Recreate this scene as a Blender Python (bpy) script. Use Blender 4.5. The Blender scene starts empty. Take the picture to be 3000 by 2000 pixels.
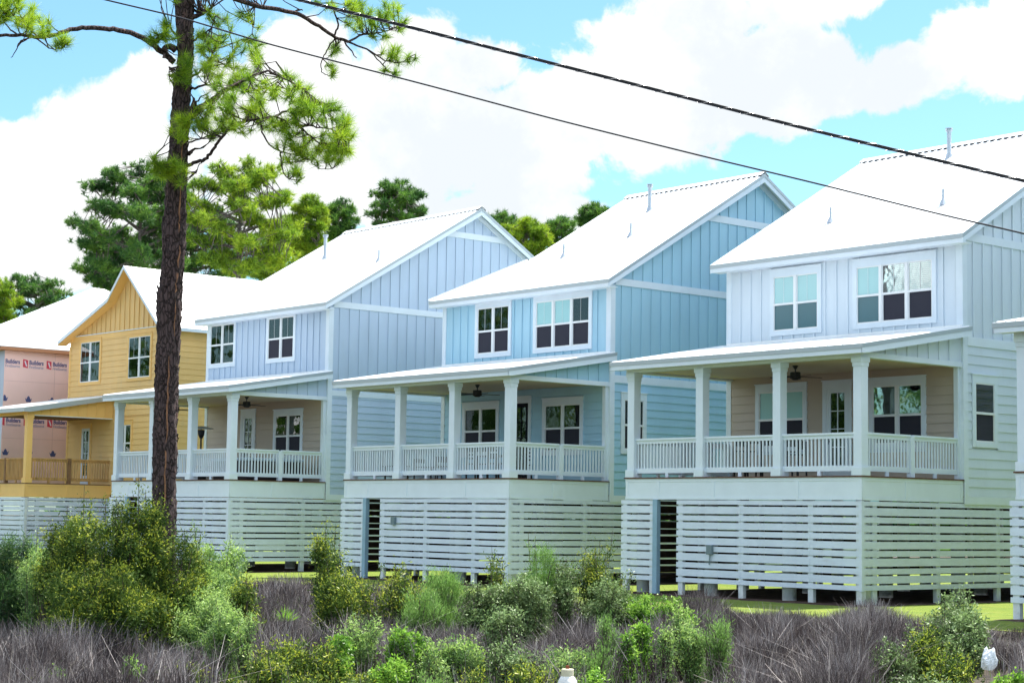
import bpy, math, random
import numpy as np
from mathutils import Vector, Matrix
random.seed(7); rng = np.random.default_rng(11)
S = bpy.context.scene
C = S.collection

# ------------------------------------------------------------------ camera
CAM = np.array([27.59559912, -34.73113613, -1.06389894])
FW = np.array([-0.75392904, 0.65022175, 0.09382259])
RT = np.array([0.65405817, 0.75630834, 0.014339])
UP = np.array([0.06163528, -0.07217602, 0.99548567])
FPX = 5411.82                      # focal length in pixels of a 3000 px wide picture
cd = bpy.data.cameras.new('camera'); co = bpy.data.objects.new('camera', cd); C.objects.link(co)
cd.sensor_width = 36; cd.lens = 36 * FPX / 3000; cd.clip_end = 3000; cd.clip_start = 0.5
m = Matrix.Identity(4)
for i in range(3):
    m[i][0] = RT[i]; m[i][1] = UP[i]; m[i][2] = -FW[i]; m[i][3] = CAM[i]
co.matrix_world = m
S.camera = co
def ray(x, y):
    v = FW + RT * (x - 1500) / FPX + UP * (1000 - y) / FPX
    return v / (v @ FW)
def at(x, y, d): return CAM + ray(x, y) * d
def vdir(x, y):
    v = ray(x, y); return v / np.linalg.norm(v)

# ------------------------------------------------------------------ exposure
S.view_settings.view_transform = 'Standard'; S.view_settings.look = 'None'
S.view_settings.gamma = 1; S.view_settings.exposure = 1.3
S.render.engine = 'CYCLES'

# ------------------------------------------------------------------ sun
SUN = Vector((-0.02, 0.50, 1.06)).normalized()
sl = bpy.data.lights.new('sun', 'SUN'); sl.energy = 4.2; sl.angle = math.radians(.5); sl.color = (1, .96, .88)
so = bpy.data.objects.new('sun', sl); C.objects.link(so)
so.rotation_euler = SUN.to_track_quat('Z', 'Y').to_euler()

# ------------------------------------------------------------------ node helpers
class NT:
    def __init__(s, nt): s.n = nt.nodes; s.l = nt.links
    def new(s, t, **k):
        x = s.n.new(t)
        for a, b in k.items(): setattr(x, a, b)
        return x
    def link(s, a, b): s.l.new(a, b)
    def math(s, op, a, b=None, c=None, clamp=False):
        x = s.new('ShaderNodeMath', operation=op, use_clamp=clamp)
        for i, v in enumerate((a, b, c)):
            if v is None: continue
            if isinstance(v, (int, float)): x.inputs[i].default_value = v
            else: s.link(v, x.inputs[i])
        return x.outputs[0]
    def vm(s, op, a, b=None):
        x = s.new('ShaderNodeVectorMath', operation=op)
        for i, v in enumerate((a, b)):
            if v is None: continue
            if isinstance(v, (tuple, list)): x.inputs[i].default_value = v
            else: s.link(v, x.inputs[i])
        return x.outputs['Value'] if op == 'LENGTH' else x.outputs[0]
    def mix(s, f, a, b, blend='MIX'):
        x = s.new('ShaderNodeMix', data_type='RGBA', blend_type=blend)
        for i, v in ((0, f), (6, a), (7, b)):
            if isinstance(v, (int, float)): x.inputs[i].default_value = v
            elif isinstance(v, (tuple, list)): x.inputs[i].default_value = (*v, 1)[:4]
            else: s.link(v, x.inputs[i])
        return x.outputs[2]
    def noise(s, vec, scale, detail=4, rough=.55, dist=0):
        x = s.new('ShaderNodeTexNoise'); x.inputs['Scale'].default_value = scale
        x.inputs['Detail'].default_value = detail; x.inputs['Roughness'].default_value = rough
        x.inputs['Distortion'].default_value = dist
        if vec is not None: s.link(vec, x.inputs['Vector'])
        return x.outputs['Fac']
    def ramp(s, f, stops):
        x = s.new('ShaderNodeValToRGB'); e = x.color_ramp.elements
        while len(e) < len(stops): e.new(.5)
        for el, (p, c) in zip(e, stops):
            el.position = p; el.color = (*c, 1) if len(c) == 3 else c
        s.link(f, x.inputs[0]); return x.outputs[0]
    def sstep(s, f, a, b):
        x = s.new('ShaderNodeMapRange', interpolation_type='SMOOTHSTEP')
        x.inputs[1].default_value = a; x.inputs[2].default_value = b
        s.link(f, x.inputs[0]); return x.outputs[0]

# ------------------------------------------------------------------ world: sky with cumulus
W = bpy.data.worlds.new('World'); S.world = W; W.use_nodes = True
t = NT(W.node_tree)
bg = W.node_tree.nodes['Background']
sky = t.new('ShaderNodeTexSky', sky_type='NISHITA', sun_disc=False)
sky.sun_elevation = math.asin(SUN.z); sky.sun_rotation = math.atan2(SUN.x, SUN.y)
sky.air_density = 1.0; sky.dust_density = .6; sky.ozone_density = 1.6
tc = t.new('ShaderNodeTexCoord').outputs['Generated']
sx = t.new('ShaderNodeSeparateXYZ'); t.link(tc, sx.inputs[0])
az = t.math('ARCTAN2', sx.outputs[0], sx.outputs[1]); el = t.math('ARCSINE', sx.outputs[2])
cb = t.new('ShaderNodeCombineXYZ'); t.link(az, cb.inputs[0]); t.link(el, cb.inputs[1]); ae = cb.outputs[0]
blobs = [(250,400,190,190),(90,480,190,160),(400,300,130,150),(430,480,260,190),(60,720,300,170),(300,760,330,140),(-120,560,200,260),(330,620,260,120),
 (900,180,170,170),(1000,330,330,240),(760,420,260,260),(1380,200,150,95),(1200,320,330,240),(1500,430,430,190),(1750,330,330,190),(1080,560,330,150),
 (1700,240,150,90),(1900,170,200,140),(2080,260,260,200),(2330,190,230,130),(2050,40,200,100),(2380,-10,260,110),(2680,200,200,100),(2820,110,160,120),(2930,200,140,110),
 (2230,320,260,110),(2420,260,200,110),(2550,260,200,80),(1300,680,260,110),(2000,600,200,40),(1500,620,330,80),(820,620,260,110),(2960,40,80,80),(1900,400,170,90),(1230,150,140,90)]
acc = None
for (x, y, rx, ry) in blobs:
    v = vdir(x, y); a0 = math.atan2(v[0], v[1]); e0 = math.asin(v[2])
    d_ = t.vm('MULTIPLY', t.vm('SUBTRACT', ae, (a0, e0, 0)), (FPX / rx, FPX / ry, 0))
    f_ = t.math('SUBTRACT', 1.0, t.vm('LENGTH', d_))
    acc = f_ if acc is None else t.math('SMOOTH_MAX', acc, f_, .12)
n1 = t.noise(tc, 24, 12, .62, .25); n2 = t.noise(tc, 5, 6, .6)
nn = t.math('MULTIPLY', t.math('SUBTRACT', n1, .5), 3.0)
mk = t.sstep(t.math('ADD', t.math('MULTIPLY', acc, 1.7), nn), .02, .42)
# elsewhere in the sky: unseen clouds added for lighting and reflections
vc = vdir(1500, 600); away = t.sstep(t.vm('LENGTH', t.vm('SUBTRACT', ae, (math.atan2(vc[0], vc[1]), math.asin(vc[2]), 0))), .38, .6)
gen = t.math('MULTIPLY', t.sstep(n2, .50, .60), away)
mask = t.math('MAXIMUM', mk, gen)
skyc = t.mix(1.0, sky.outputs[0], (.42, .57, .57), 'MULTIPLY')
shade = t.sstep(t.noise(tc, 9, 8, .62), .36, .56)
cl = t.mix(shade, (2.45, 2.60, 2.72), (3.1, 3.15, 3.15))
cl = t.mix(away, cl, (8.2, 8.3, 8.4))            # clouds outside the view, brightened to fill the ambient light
t.link(t.mix(mask, skyc, cl), bg.inputs[0]); bg.inputs[1].default_value = .15

# ------------------------------------------------------------------ materials
def mat(name, col=(.8, .8, .8), rough=.6, metal=0, spec=.5, var=.0, vscale=3, bump=0, bscale=40, dirt=None, stretch=None, trans=0, ab=None):
    M = bpy.data.materials.new(name); M.use_nodes = True
    t = NT(M.node_tree); b = M.node_tree.nodes['Principled BSDF']
    b.inputs['Roughness'].default_value = rough; b.inputs['Metallic'].default_value = metal
    b.inputs['Specular IOR Level'].default_value = spec; b.inputs['Base Color'].default_value = (*col, 1)
    o = t.new('ShaderNodeTexCoord').outputs['Object']
    if stretch: o = t.vm('MULTIPLY', o, stretch)
    c = None
    if var:
        f = t.noise(o, vscale, 5)
        lo = tuple(max(0, x * (1 - var)) for x in col); hi = tuple(min(1, x * (1 + var)) for x in col)
        c = t.ramp(f, [(.3, lo), (.7, hi)])
    if dirt:
        f = t.sstep(t.noise(o, dirt[1], 6, .65), .52, .75)
        c = t.mix(t.math('MULTIPLY', f, dirt[2]), c if c is not None else col, dirt[0])
    if c is not None: t.link(c, b.inputs['Base Color'])
    if bump:
        bp = t.new('ShaderNodeBump'); bp.inputs['Strength'].default_value = bump; bp.inputs['Distance'].default_value = .02
        t.link(t.noise(o, bscale, 5), bp.inputs['Height']); t.link(bp.outputs[0], b.inputs['Normal'])
    return M
def leafmat(name, cols, rough=.5, trans=.35, clump=2.5, spec=.4, dry=None):
    M = bpy.data.materials.new(name); M.use_nodes = True
    t = NT(M.node_tree); b = M.node_tree.nodes['Principled BSDF']; out = M.node_tree.nodes['Material Output']
    g = t.new('ShaderNodeNewGeometry'); o = t.new('ShaderNodeTexCoord').outputs['Object']
    f = t.math('ADD', t.math('MULTIPLY', g.outputs['Random Per Island'], .55), t.math('MULTIPLY', t.sstep(t.noise(o, clump, 3), .35, .65), .45))
    n = len(cols); c = t.ramp(f, [(.1 + .8 * i / (n - 1), q) for i, q in enumerate(cols)])
    t.link(c, b.inputs['Base Color']); b.inputs['Roughness'].default_value = rough; b.inputs['Specular IOR Level'].default_value = spec
    if trans:
        tr = t.new('ShaderNodeBsdfTranslucent'); t.link(c, tr.inputs[0]); mx = t.new('ShaderNodeMixShader'); mx.inputs[0].default_value = trans
        t.link(b.outputs[0], mx.inputs[1]); t.link(tr.outputs[0], mx.inputs[2]); t.link(mx.outputs[0], out.inputs[0])
    return M
def glassmat(name, tint=(1, 1, 1), rough=.02, lo=.02, wob=.03):
    M = bpy.data.materials.new(name); M.use_nodes = True
    t = NT(M.node_tree); out = M.node_tree.nodes['Material Output']
    gl = t.new('ShaderNodeBsdfGlossy'); gl.inputs['Roughness'].default_value = rough; gl.inputs[0].default_value = (*tint, 1)
    tr = t.new('ShaderNodeBsdfTransparent'); tr.inputs[0].default_value = (.75, .85, .85, 1)
    fr = t.new('ShaderNodeFresnel'); fr.inputs[0].default_value = 1.6
    f = t.math('ADD', fr.outputs[0], lo, clamp=True)
    bp = t.new('ShaderNodeBump'); bp.inputs['Strength'].default_value = wob; bp.inputs['Distance'].default_value = .05
    t.link(t.noise(t.new('ShaderNodeTexCoord').outputs['Object'], 2.2, 2), bp.inputs['Height'])
    t.link(bp.outputs[0], gl.inputs['Normal'])
    mx = t.new('ShaderNodeMixShader'); t.link(f, mx.inputs[0]); t.link(tr.outputs[0], mx.inputs[1]); t.link(gl.outputs[0], mx.inputs[2])
    t.link(mx.outputs[0], out.inputs[0]); return M
M_ = {}
M_['roof'] = mat('white_metal_roof', (.86, .87, .88), .38, 0, .5, .03, .8, .05, 2, dirt=((.7, .72, .74), .9, .25))
M_['drip'] = mat('grey_metal_drip', (.42, .47, .50), .4, .3)
M_['trim'] = mat('white_trim_paint', (.71, .79, .87), .5, 0, .4, .03, 2, .06, 60)
M_['skirt'] = mat('white_slat_paint', (.66, .73, .85), .55, 0, .35, .06, 1.3, .15, 30, dirt=((.50, .47, .40), 2.2, .22), stretch=(1, 1, 3))
M_['white'] = mat('white_siding', (.66, .74, .82), .55, 0, .35, .03, 1.2, .12, 50, dirt=((.42, .43, .42), 1.6, .13), stretch=(1, 1, .35))
M_['blue'] = mat('light_blue_siding', (.38, .61, .75), .55, 0, .35, .05, 1.2, .12, 50, dirt=((.42, .43, .42), 1.6, .13), stretch=(1, 1, .35))
M_['greyblue'] = mat('grey_blue_siding', (.48, .59, .73), .55, 0, .35, .05, 1.2, .12, 50, dirt=((.42, .43, .42), 1.6, .13), stretch=(1, 1, .35))
M_['yellow'] = mat('yellow_siding', (.78, .50, .19), .55, 0, .35, .06, 1.2, .12, 50, dirt=((.42, .43, .42), 1.6, .13), stretch=(1, 1, .35))
M_['yellowtrim'] = mat('yellow_trim', (.84, .52, .18), .55, 0, .35, .04, 2)
M_['pink'] = mat('pink_sheathing', (.90, .63, .58), .7, 0, .2, .05, .6, .06, 8)
M_['beige'] = mat('beige_porch_siding', (.50, .42, .35), .6, 0, .3, .04, 1.2, .1, 50)
M_['ceil'] = mat('porch_ceiling_paint', (.68, .57, .40), .6, 0, .3, .03, 2)
M_['deck'] = mat('red_brown_deck_boards', (.13, .065, .05), .7, 0, .3, .3, 6)
M_['wood'] = mat('fresh_pine_lumber', (.50, .29, .11), .7, 0, .3, .25, 4, .2, 30, stretch=(1, 1, .3))
M_['brownwood'] = mat('brown_rough_lumber', (.22, .12, .06), .8, 0, .3, .25, 4)
M_['shadeslat'] = mat('shade_darkened_slats', (.075, .05, .045), .85, 0, .2, .3, 4)  # far slats coloured dark to stand for the shade behind the skirt gaps
M_['pile'] = mat('white_painted_piling', (.66, .70, .72), .7, 0, .3, .12, 5, .2, 20, dirt=((.3, .26, .2), 4, .4))
M_['dark'] = mat('black_metal', (.012, .011, .013), .5, 0, .4)
M_['gate'] = mat('blue_grey_gate_post', (.26, .40, .52), .6, 0, .3, .1, 3)
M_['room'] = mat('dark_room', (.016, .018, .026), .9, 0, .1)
M_['screen'] = mat('dark_insect_screen', (.035, .035, .05), .75, 0, .2)
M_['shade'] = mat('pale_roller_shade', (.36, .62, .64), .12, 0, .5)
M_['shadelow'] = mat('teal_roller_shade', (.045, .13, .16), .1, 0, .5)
M_['tealdark'] = mat('dark_teal_film', (.03, .075, .075), .8, 0, .2)
M_['slat'] = mat('grey_blind_slats', (.30, .36, .38), .6, 0, .3)
M_['glass'] = glassmat('window_glass')
M_['vinyl'] = mat('white_vinyl_frame', (.80, .82, .84), .35, 0, .5)
M_['pipe'] = mat('galvanised_pipe', (.45, .50, .56), .4, .5)
M_['box'] = mat('grey_electrical_box', (.16, .22, .25), .5, .1)
M_['soil'] = mat('soil', (.10, .07, .05), .95, 0, .1, .4, 1.5, .5, 8)
M_['red'] = mat('red_print', (.65, .06, .10), .6)
M_['navy'] = mat('navy_print', (.07, .09, .24), .6)
M_['greyprint'] = mat('pale_blue_print', (.30, .30, .44), .6)

# ------------------------------------------------------------------ mesh helpers
def link(o, parent=None):
    C.objects.link(o)
    if parent is not None: o.parent = parent
    return o
def tag(o, label=None, cat=None, group=None, kind=None):
    for k, v in (('label', label), ('category', cat), ('group', group), ('kind', kind)):
        if v: o[k] = v
    return o
def empty(name, loc, rz=0):
    o = bpy.data.objects.new(name, None); o.location = loc; o.rotation_euler = (0, 0, rz); o.empty_display_size = .3
    return link(o)
class MB:
    def __init__(s): s.v = []; s.f = []; s.mi = []; s.cur = 0
    def add(s, vs, fs):
        b = len(s.v); s.v += [tuple(map(float, p)) for p in vs]
        for f in fs: s.f.append([b + i for i in f]); s.mi.append(s.cur)
        return s
    def box(s, x0, x1, y0, y1, z0, z1):
        x0, x1 = sorted((x0, x1)); y0, y1 = sorted((y0, y1)); z0, z1 = sorted((z0, z1))
        return s.add([(x0,y0,z0),(x1,y0,z0),(x1,y1,z0),(x0,y1,z0),(x0,y0,z1),(x1,y0,z1),(x1,y1,z1),(x0,y1,z1)],
                     [(0,3,2,1),(4,5,6,7),(0,1,5,4),(1,2,6,5),(2,3,7,6),(3,0,4,7)])
    def hexa(s, p):   # 8 points: bottom 4, top 4
        return s.add(p, [(0,3,2,1),(4,5,6,7),(0,1,5,4),(1,2,6,5),(2,3,7,6),(3,0,4,7)])
    def prism(s, poly, ax, a0, a1):   # poly in the other two axes, extruded along ax
        def pt(u, v, w): return {'x': (w, u, v), 'y': (u, w, v), 'z': (u, v, w)}[ax]
        n = len(poly)
        vs = [pt(u, v, a0) for u, v in poly] + [pt(u, v, a1) for u, v in poly]
        fs = [tuple(range(n))[::-1], tuple(range(n, 2 * n))] + [(i, (i + 1) % n, n + (i + 1) % n, n + i) for i in range(n)]
        return s.add(vs, fs)
    def cyl(s, x, y, z0, z1, r, r2=None, n=14):
        r2 = r if r2 is None else r2
        vs = [(x + r * math.cos(6.2832 * i / n), y + r * math.sin(6.2832 * i / n), z0) for i in range(n)]
        vs += [(x + r2 * math.cos(6.2832 * i / n), y + r2 * math.sin(6.2832 * i / n), z1) for i in range(n)]
        return s.add(vs, [tuple(range(n))[::-1], tuple(range(n, 2 * n))] + [(i, (i + 1) % n, n + (i + 1) % n, n + i) for i in range(n)])
    def tube(s, pts, rad, n=6):
        pts = [Vector(p) for p in pts]; rs = rad if hasattr(rad, '__len__') else [rad] * len(pts)
        b = len(s.v); up = Vector((.13, .21, .97)); k = len(pts)
        for i, p in enumerate(pts):
            d = (pts[min(i + 1, k - 1)] - pts[max(i - 1, 0)]).normalized()
            a = d.cross(up);
            if a.length < .05: a = d.cross(Vector((1, 0, 0)))
            a.normalize(); c = d.cross(a)
            for j in range(n):
                q = p + (a * math.cos(6.2832 * j / n) + c * math.sin(6.2832 * j / n)) * rs[i]; s.v.append(tuple(q))
        for i in range(k - 1):
            for j in range(n):
                s.f.append([b + i * n + j, b + i * n + (j + 1) % n, b + (i + 1) * n + (j + 1) % n, b + (i + 1) * n + j]); s.mi.append(s.cur)
        s.f.append([b + j for j in range(n)][::-1]); s.f.append([b + (k - 1) * n + j for j in range(n)]); s.mi += [s.cur] * 2
        return s
    def build(s, name, mats, parent=None, smooth=False, bevel=0):
        me = bpy.data.meshes.new(name); me.from_pydata(s.v, [], s.f)
        for q in (mats if isinstance(mats, (list, tuple)) else [mats]): me.materials.append(q)
        me.polygons.foreach_set('material_index', s.mi)
        if smooth: me.polygons.foreach_set('use_smooth', [True] * len(s.f))
        me.update(); o = bpy.data.objects.new(name, me); link(o, parent)
        if bevel:
            bv = o.modifiers.new('bevel', 'BEVEL'); bv.width = bevel; bv.segments = 2; bv.limit_method = 'ANGLE'
        return o
def np_mesh(name, V, k, mats, parent=None, mi=None, smooth=False):
    """V: (N*k,3) vertices, every k make one face"""
    n = len(V) // k; me = bpy.data.meshes.new(name)
    me.vertices.add(len(V)); me.vertices.foreach_set('co', np.ascontiguousarray(V, dtype=np.float32).ravel())
    me.loops.add(len(V)); me.loops.foreach_set('vertex_index', np.arange(len(V), dtype=np.int32))
    me.polygons.add(n); me.polygons.foreach_set('loop_start', np.arange(0, n * k, k, dtype=np.int32))
    for q in (mats if isinstance(mats, (list, tuple)) else [mats]): me.materials.append(q)
    if mi is not None: me.polygons.foreach_set('material_index', np.asarray(mi, dtype=np.int32))
    me.update(calc_edges=True)
    return link(bpy.data.objects.new(name, me), parent)
def unit(v): return v / np.maximum(np.linalg.norm(v, axis=-1, keepdims=True), 1e-9)
def leaves(P, D, L, Wd):
    """diamond leaf quads; P base points, D directions"""
    n = len(P); r = unit(rng.normal(size=(n, 3))); side = unit(np.cross(D, r)); nrm = np.cross(D, side)
    L = np.broadcast_to(L, (n,))[:, None]; Wd = np.broadcast_to(Wd, (n,))[:, None]
    V = np.empty((n, 4, 3)); V[:, 0] = P; V[:, 1] = P + D * L * .5 + side * Wd * .5 + nrm * L * .06
    V[:, 2] = P + D * L; V[:, 3] = P + D * L * .5 - side * Wd * .5 + nrm * L * .06
    return V.reshape(-1, 3)
def needles(P, D, L, Wd):
    n = len(P); side = unit(np.cross(D, unit(rng.normal(size=(n, 3)))))
    L = np.broadcast_to(L, (n,))[:, None]; Wd = np.broadcast_to(Wd, (n,))[:, None]
    V = np.empty((n, 3, 3)); V[:, 0] = P - side * Wd * .5; V[:, 1] = P + side * Wd * .5; V[:, 2] = P + D * L
    return V.reshape(-1, 3)

# ------------------------------------------------------------------ terrain
def g(x, y):
    x = np.asarray(x, float); y = np.asarray(y, float)
    e = -5.2 + .3 * np.sin(x * .13 + 1)
    tt = np.clip((e - y) / 8.5, 0, 1); tt = tt * tt * (3 - 2 * tt)
    z = -3.06 - .52 * tt + tt * .05 * (np.sin(x * .9) * np.cos(y * 1.1))
    far = np.clip((y + 26) / -6., 0, 1)
    return z - .12 * far
def mk_ground():
    ax = np.unique(np.concatenate([np.linspace(-900, -110, 14), np.linspace(-110, 50, 161), np.linspace(50, 900, 14)]))
    ay = np.unique(np.concatenate([np.linspace(-900, -60, 14), np.linspace(-60, 60, 181), np.linspace(60, 900, 14)]))
    X, Y = np.meshgrid(ax, ay); Z = g(X, Y); nx, ny = len(ax), len(ay)
    V = np.stack([X, Y, Z], -1).reshape(-1, 3)
    F = [(j * nx + i, j * nx + i + 1, (j + 1) * nx + i + 1, (j + 1) * nx + i) for j in range(ny - 1) for i in range(nx - 1)]
    me = bpy.data.meshes.new('ground'); me.from_pydata(V.tolist(), [], F)
    M = bpy.data.materials.new('marsh_ground'); M.use_nodes = True; t = NT(M.node_tree); b = M.node_tree.nodes['Principled BSDF']
    o = t.new('ShaderNodeTexCoord').outputs['Object']
    c = t.ramp(t.noise(o, 1.2, 7, .6), [(.3, (.035, .028, .024)), (.55, (.07, .055, .04)), (.75, (.07, .09, .035))])
    t.link(c, b.inputs['Base Color']); b.inputs['Roughness'].default_value = .95
    bp = t.new('ShaderNodeBump'); bp.inputs['Strength'].default_value = .6; bp.inputs['Distance'].default_value = .05
    t.link(t.noise(o, 9, 6), bp.inputs['Height']); t.link(bp.outputs[0], b.inputs['Normal'])
    me.materials.append(M); me.polygons.foreach_set('use_smooth', [True] * len(F))
    tag(link(bpy.data.objects.new('ground', me)), 'dark marshy ground under the reeds and shrubs', kind='structure')
mk_ground()
def edge(x): return -5.5 + .35 * np.sin(x * .35) + .3 * np.sin(x * .11 + 2)     # front edge of the mown lawn
def mk_lawn():
    M = bpy.data.materials.new('lawn_grass'); M.use_nodes = True; t = NT(M.node_tree); b = M.node_tree.nodes['Principled BSDF']
    o = t.new('ShaderNodeTexCoord').outputs['Object']
    c = t.ramp(t.noise(o, 1.4, 8, .7), [(.25, (.09, .15, .010)), (.5, (.15, .215, .010)), (.75, (.24, .25, .03))])
    t.link(c, b.inputs['Base Color']); b.inputs['Roughness'].default_value = .9
    bp = t.new('ShaderNodeBump'); bp.inputs['Strength'].default_value = .9; bp.inputs['Distance'].default_value = .04
    t.link(t.noise(o, 40, 4), bp.inputs['Height']); t.link(bp.outputs[0], b.inputs['Normal'])
    xs = np.linspace(-75, 40, 231); rows = np.linspace(0, 1, 60) ** 1.6; V = []; F = []
    for r in rows:
        ys = edge(xs) + (45 - edge(xs)) * r
        V += np.stack([xs, ys, g(xs, ys) + .012], -1).tolist()
    nx = len(xs)
    F = [(j * nx + i, j * nx + i + 1, (j + 1) * nx + i + 1, (j + 1) * nx + i) for j in range(len(rows) - 1) for i in range(nx - 1)]
    me = bpy.data.meshes.new('lawn'); me.from_pydata(V, [], F); me.materials.append(M)
    me.polygons.foreach_set('use_smooth', [True] * len(F))
    tag(link(bpy.data.objects.new('lawn', me)), 'bright green mown lawn around the raised houses', kind='structure')
mk_lawn()

# ------------------------------------------------------------------ house pieces
# local frame of a house: X to the right along its porch front, Y deep, deck at z = 0,
# near front corner of the porch at the origin
class Wall:
    """wall plane: axis 'f' faces -Y at Y=c, axis 's' faces +X at X=c, 'l' faces -X, 'b' faces +Y"""
    def __init__(s, ax, c): s.ax = ax; s.c = c
    def box(s, mb, a0, a1, z0, z1, n0, n1):
        c = s.c
        if s.ax == 'f': mb.box(a0, a1, c - n1, c - n0, z0, z1)
        elif s.ax == 's': mb.box(c + n0, c + n1, a0, a1, z0, z1)
        elif s.ax == 'l': mb.box(c - n1, c - n0, a0, a1, z0, z1)
        else: mb.box(a0, a1, c + n0, c + n1, z0, z1)
    def pt(s, a, z, n):
        c = s.c
        return {'f': (a, c - n, z), 's': (c + n, a, z), 'l': (c - n, a, z), 'b': (a, c + n, z)}[s.ax]
    def lap(s, mb, a0, a1, z0, z1, e=.237, holes=()):
        z = z0
        while z < z1 - 1e-4:
            zt = min(z + e, z1); k = (zt - z) / e; segs = [(a0, a1)]
            for (h0, h1, b0, b1) in holes:
                if z + .5 * (zt - z) > b0 and z + .5 * (zt - z) < b1:
                    segs = [q for p in segs for q in ((p[0], min(p[1], h0)), (max(p[0], h1), p[1])) if q[1] - q[0] > .01]
            for (p0, p1) in segs:
                vs = [s.pt(p0, z, .026), s.pt(p1, z, .026), s.pt(p1, zt, .026 - .023 * k), s.pt(p0, zt, .026 - .023 * k), s.pt(p0, z, 0), s.pt(p1, z, 0)]
                mb.add(vs, [(0, 1, 2, 3), (4, 5, 1, 0)])
            z = zt
    def battens(s, mb, a0, a1, step, zlo, zhi, w=.05, n=.032, skip=()):
        a = a0 + step
        while a < a1 - step * .3:
            lo = zlo(a) if callable(zlo) else zlo; hi = zhi(a) if callable(zhi) else zhi
            segs = [(lo, hi)]
            for (h0, h1, b0, b1) in skip:
                if h0 < a < h1: segs = [q for p in segs for q in ((p[0], min(p[1], b0)), (max(p[0], b1), p[1])) if q[1] - q[0] > .02]
            for p in segs:
                if p[1] > p[0]: s.box(mb, a - w / 2, a + w / 2, p[0], p[1], .004, n)
            a += step

def window(par, wall, a0, a1, z0, z1, ncol, case=.13, head=.2, trim=None, fill=None, mull=.09, midf=.49, grid=False, sill=True):
    """a0..a1, z0..z1: glass opening. fill: list of (upper, lower) materials per column"""
    trim = trim or M_['trim']; c = MB(); B = wall.box
    B(c, a0 - case, a0, z0 - .13, z1 + head, .0, .045); B(c, a1, a1 + case, z0 - .13, z1 + head, .0, .045)
    B(c, a0, a1, z1, z1 + head, .0, .045); B(c, a0, a1, z0 - .13, z0, .0, .05)
    B(c, a0 - case - .02, a1 + case + .02, z1 + head, z1 + head + .03, .0, .07)
    w = c.build('window', trim, par)
    f = MB(); wd = (a1 - a0 - mull * (ncol - 1)) / ncol; zm = z0 + (z1 - z0) * midf
    for i in range(ncol):
        s0 = a0 + i * (wd + mull); s1 = s0 + wd
        B(f, s0, s1, zm - .03, zm + .03, .002, .05)
        B(f, s0, s0 + .028, z0, zm - .03, .002, .032); B(f, s1 - .028, s1, z0, zm - .03, .002, .032)
        B(f, s0, s0 + .028, zm + .03, z1, .002, .032); B(f, s1 - .028, s1, zm + .03, z1, .002, .032)
        B(f, s0 + .028, s1 - .028, z0, z0 + .04, .002, .034); B(f, s0 + .028, s1 - .028, z1 - .03, z1, .002, .034)
        if i < ncol - 1: B(f, s1, s1 + mull, z0, z1, .002, .055)
    f.build('frame', M_['vinyl'], w)
    for i in range(ncol):
        s0 = a0 + i * (wd + mull) + .028; s1 = s0 + wd - .056
        up, lo = (fill[i] if fill else ('room', 'screen'))
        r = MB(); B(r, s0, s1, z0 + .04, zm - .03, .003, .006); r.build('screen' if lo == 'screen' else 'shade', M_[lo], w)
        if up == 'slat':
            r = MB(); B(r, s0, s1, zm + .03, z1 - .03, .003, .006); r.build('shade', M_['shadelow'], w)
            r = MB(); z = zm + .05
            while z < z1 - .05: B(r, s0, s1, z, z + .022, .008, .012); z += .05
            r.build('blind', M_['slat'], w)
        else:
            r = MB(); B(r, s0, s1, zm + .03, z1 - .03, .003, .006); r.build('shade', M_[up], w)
        p = MB()
        if up != 'shade': B(p, s0, s1, zm + .03, z1 - .03, .022, .025)
        if lo not in ('screen', 'shadelow'): B(p, s0, s1, z0 + .04, zm - .03, .022, .025)
        if p.v: p.build('pane', M_['glass'], w)
        if grid:
            q = MB(); B(q, (s0 + s1) / 2 - .004, (s0 + s1) / 2 + .004, zm + .03, z1 - .03, .026, .030); q.build('muntin', M_['vinyl'], w)
    return w
def door(par, wall, a0, a1, trim, leafm):
    B = wall.box; c = MB(); zt = 2.44
    B(c, a0, a0 + .13, 0, zt + .2, 0, .045); B(c, a1 - .13, a1, 0, zt + .2, 0, .045); B(c, a0 + .13, a1 - .13, zt, zt + .2, 0, .045)
    B(c, a0 - .02, a1 + .02, zt + .2, zt + .23, 0, .07)
    d = c.build('door', trim, par)
    l = MB(); g0, g1, h0, h1 = a0 + .27, a1 - .24, .4, 2.32
    B(l, a0 + .13, g0, .02, zt, .004, .035); B(l, g1, a1 - .13, .02, zt, .004, .035); B(l, g0, g1, h1, zt, .004, .035); B(l, g0, g1, .02, h0, .004, .035)
    mid = (g0 + g1) / 2; B(l, mid - .012, mid + .012, h0, h1, .012, .03)
    for k in range(1, 4):
        z = h0 + (h1 - h0) * k / 4; B(l, g0, mid - .012, z - .012, z + .012, .012, .03); B(l, mid + .012, g1, z - .012, z + .012, .012, .03)
    l.build('door_leaf', leafm, d)
    r = MB(); B(r, g0, g1, h0, h1, .003, .006); r.build('shade', M_['room'], d)
    p = MB(); B(p, g0, g1, h0, h1, .008, .011); p.build('pane', M_['glass'], d)
    hd = MB(); B(hd, a0 + .17, a0 + .21, .95, 1.12, .036, .06); B(hd, a0 + .17, a0 + .29, 1.02, 1.045, .06, .075); hd.build('handle', M_['dark'], d)
def slope_sheet(mb, x0f, x1f, ya, za, yb, zb, step=.232, th=.05, x_lo=None, x_hi=None):
    """ribbed metal sheet from (ya,za) to (yb,zb); x limits may depend on y (functions)"""
    pass
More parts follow.
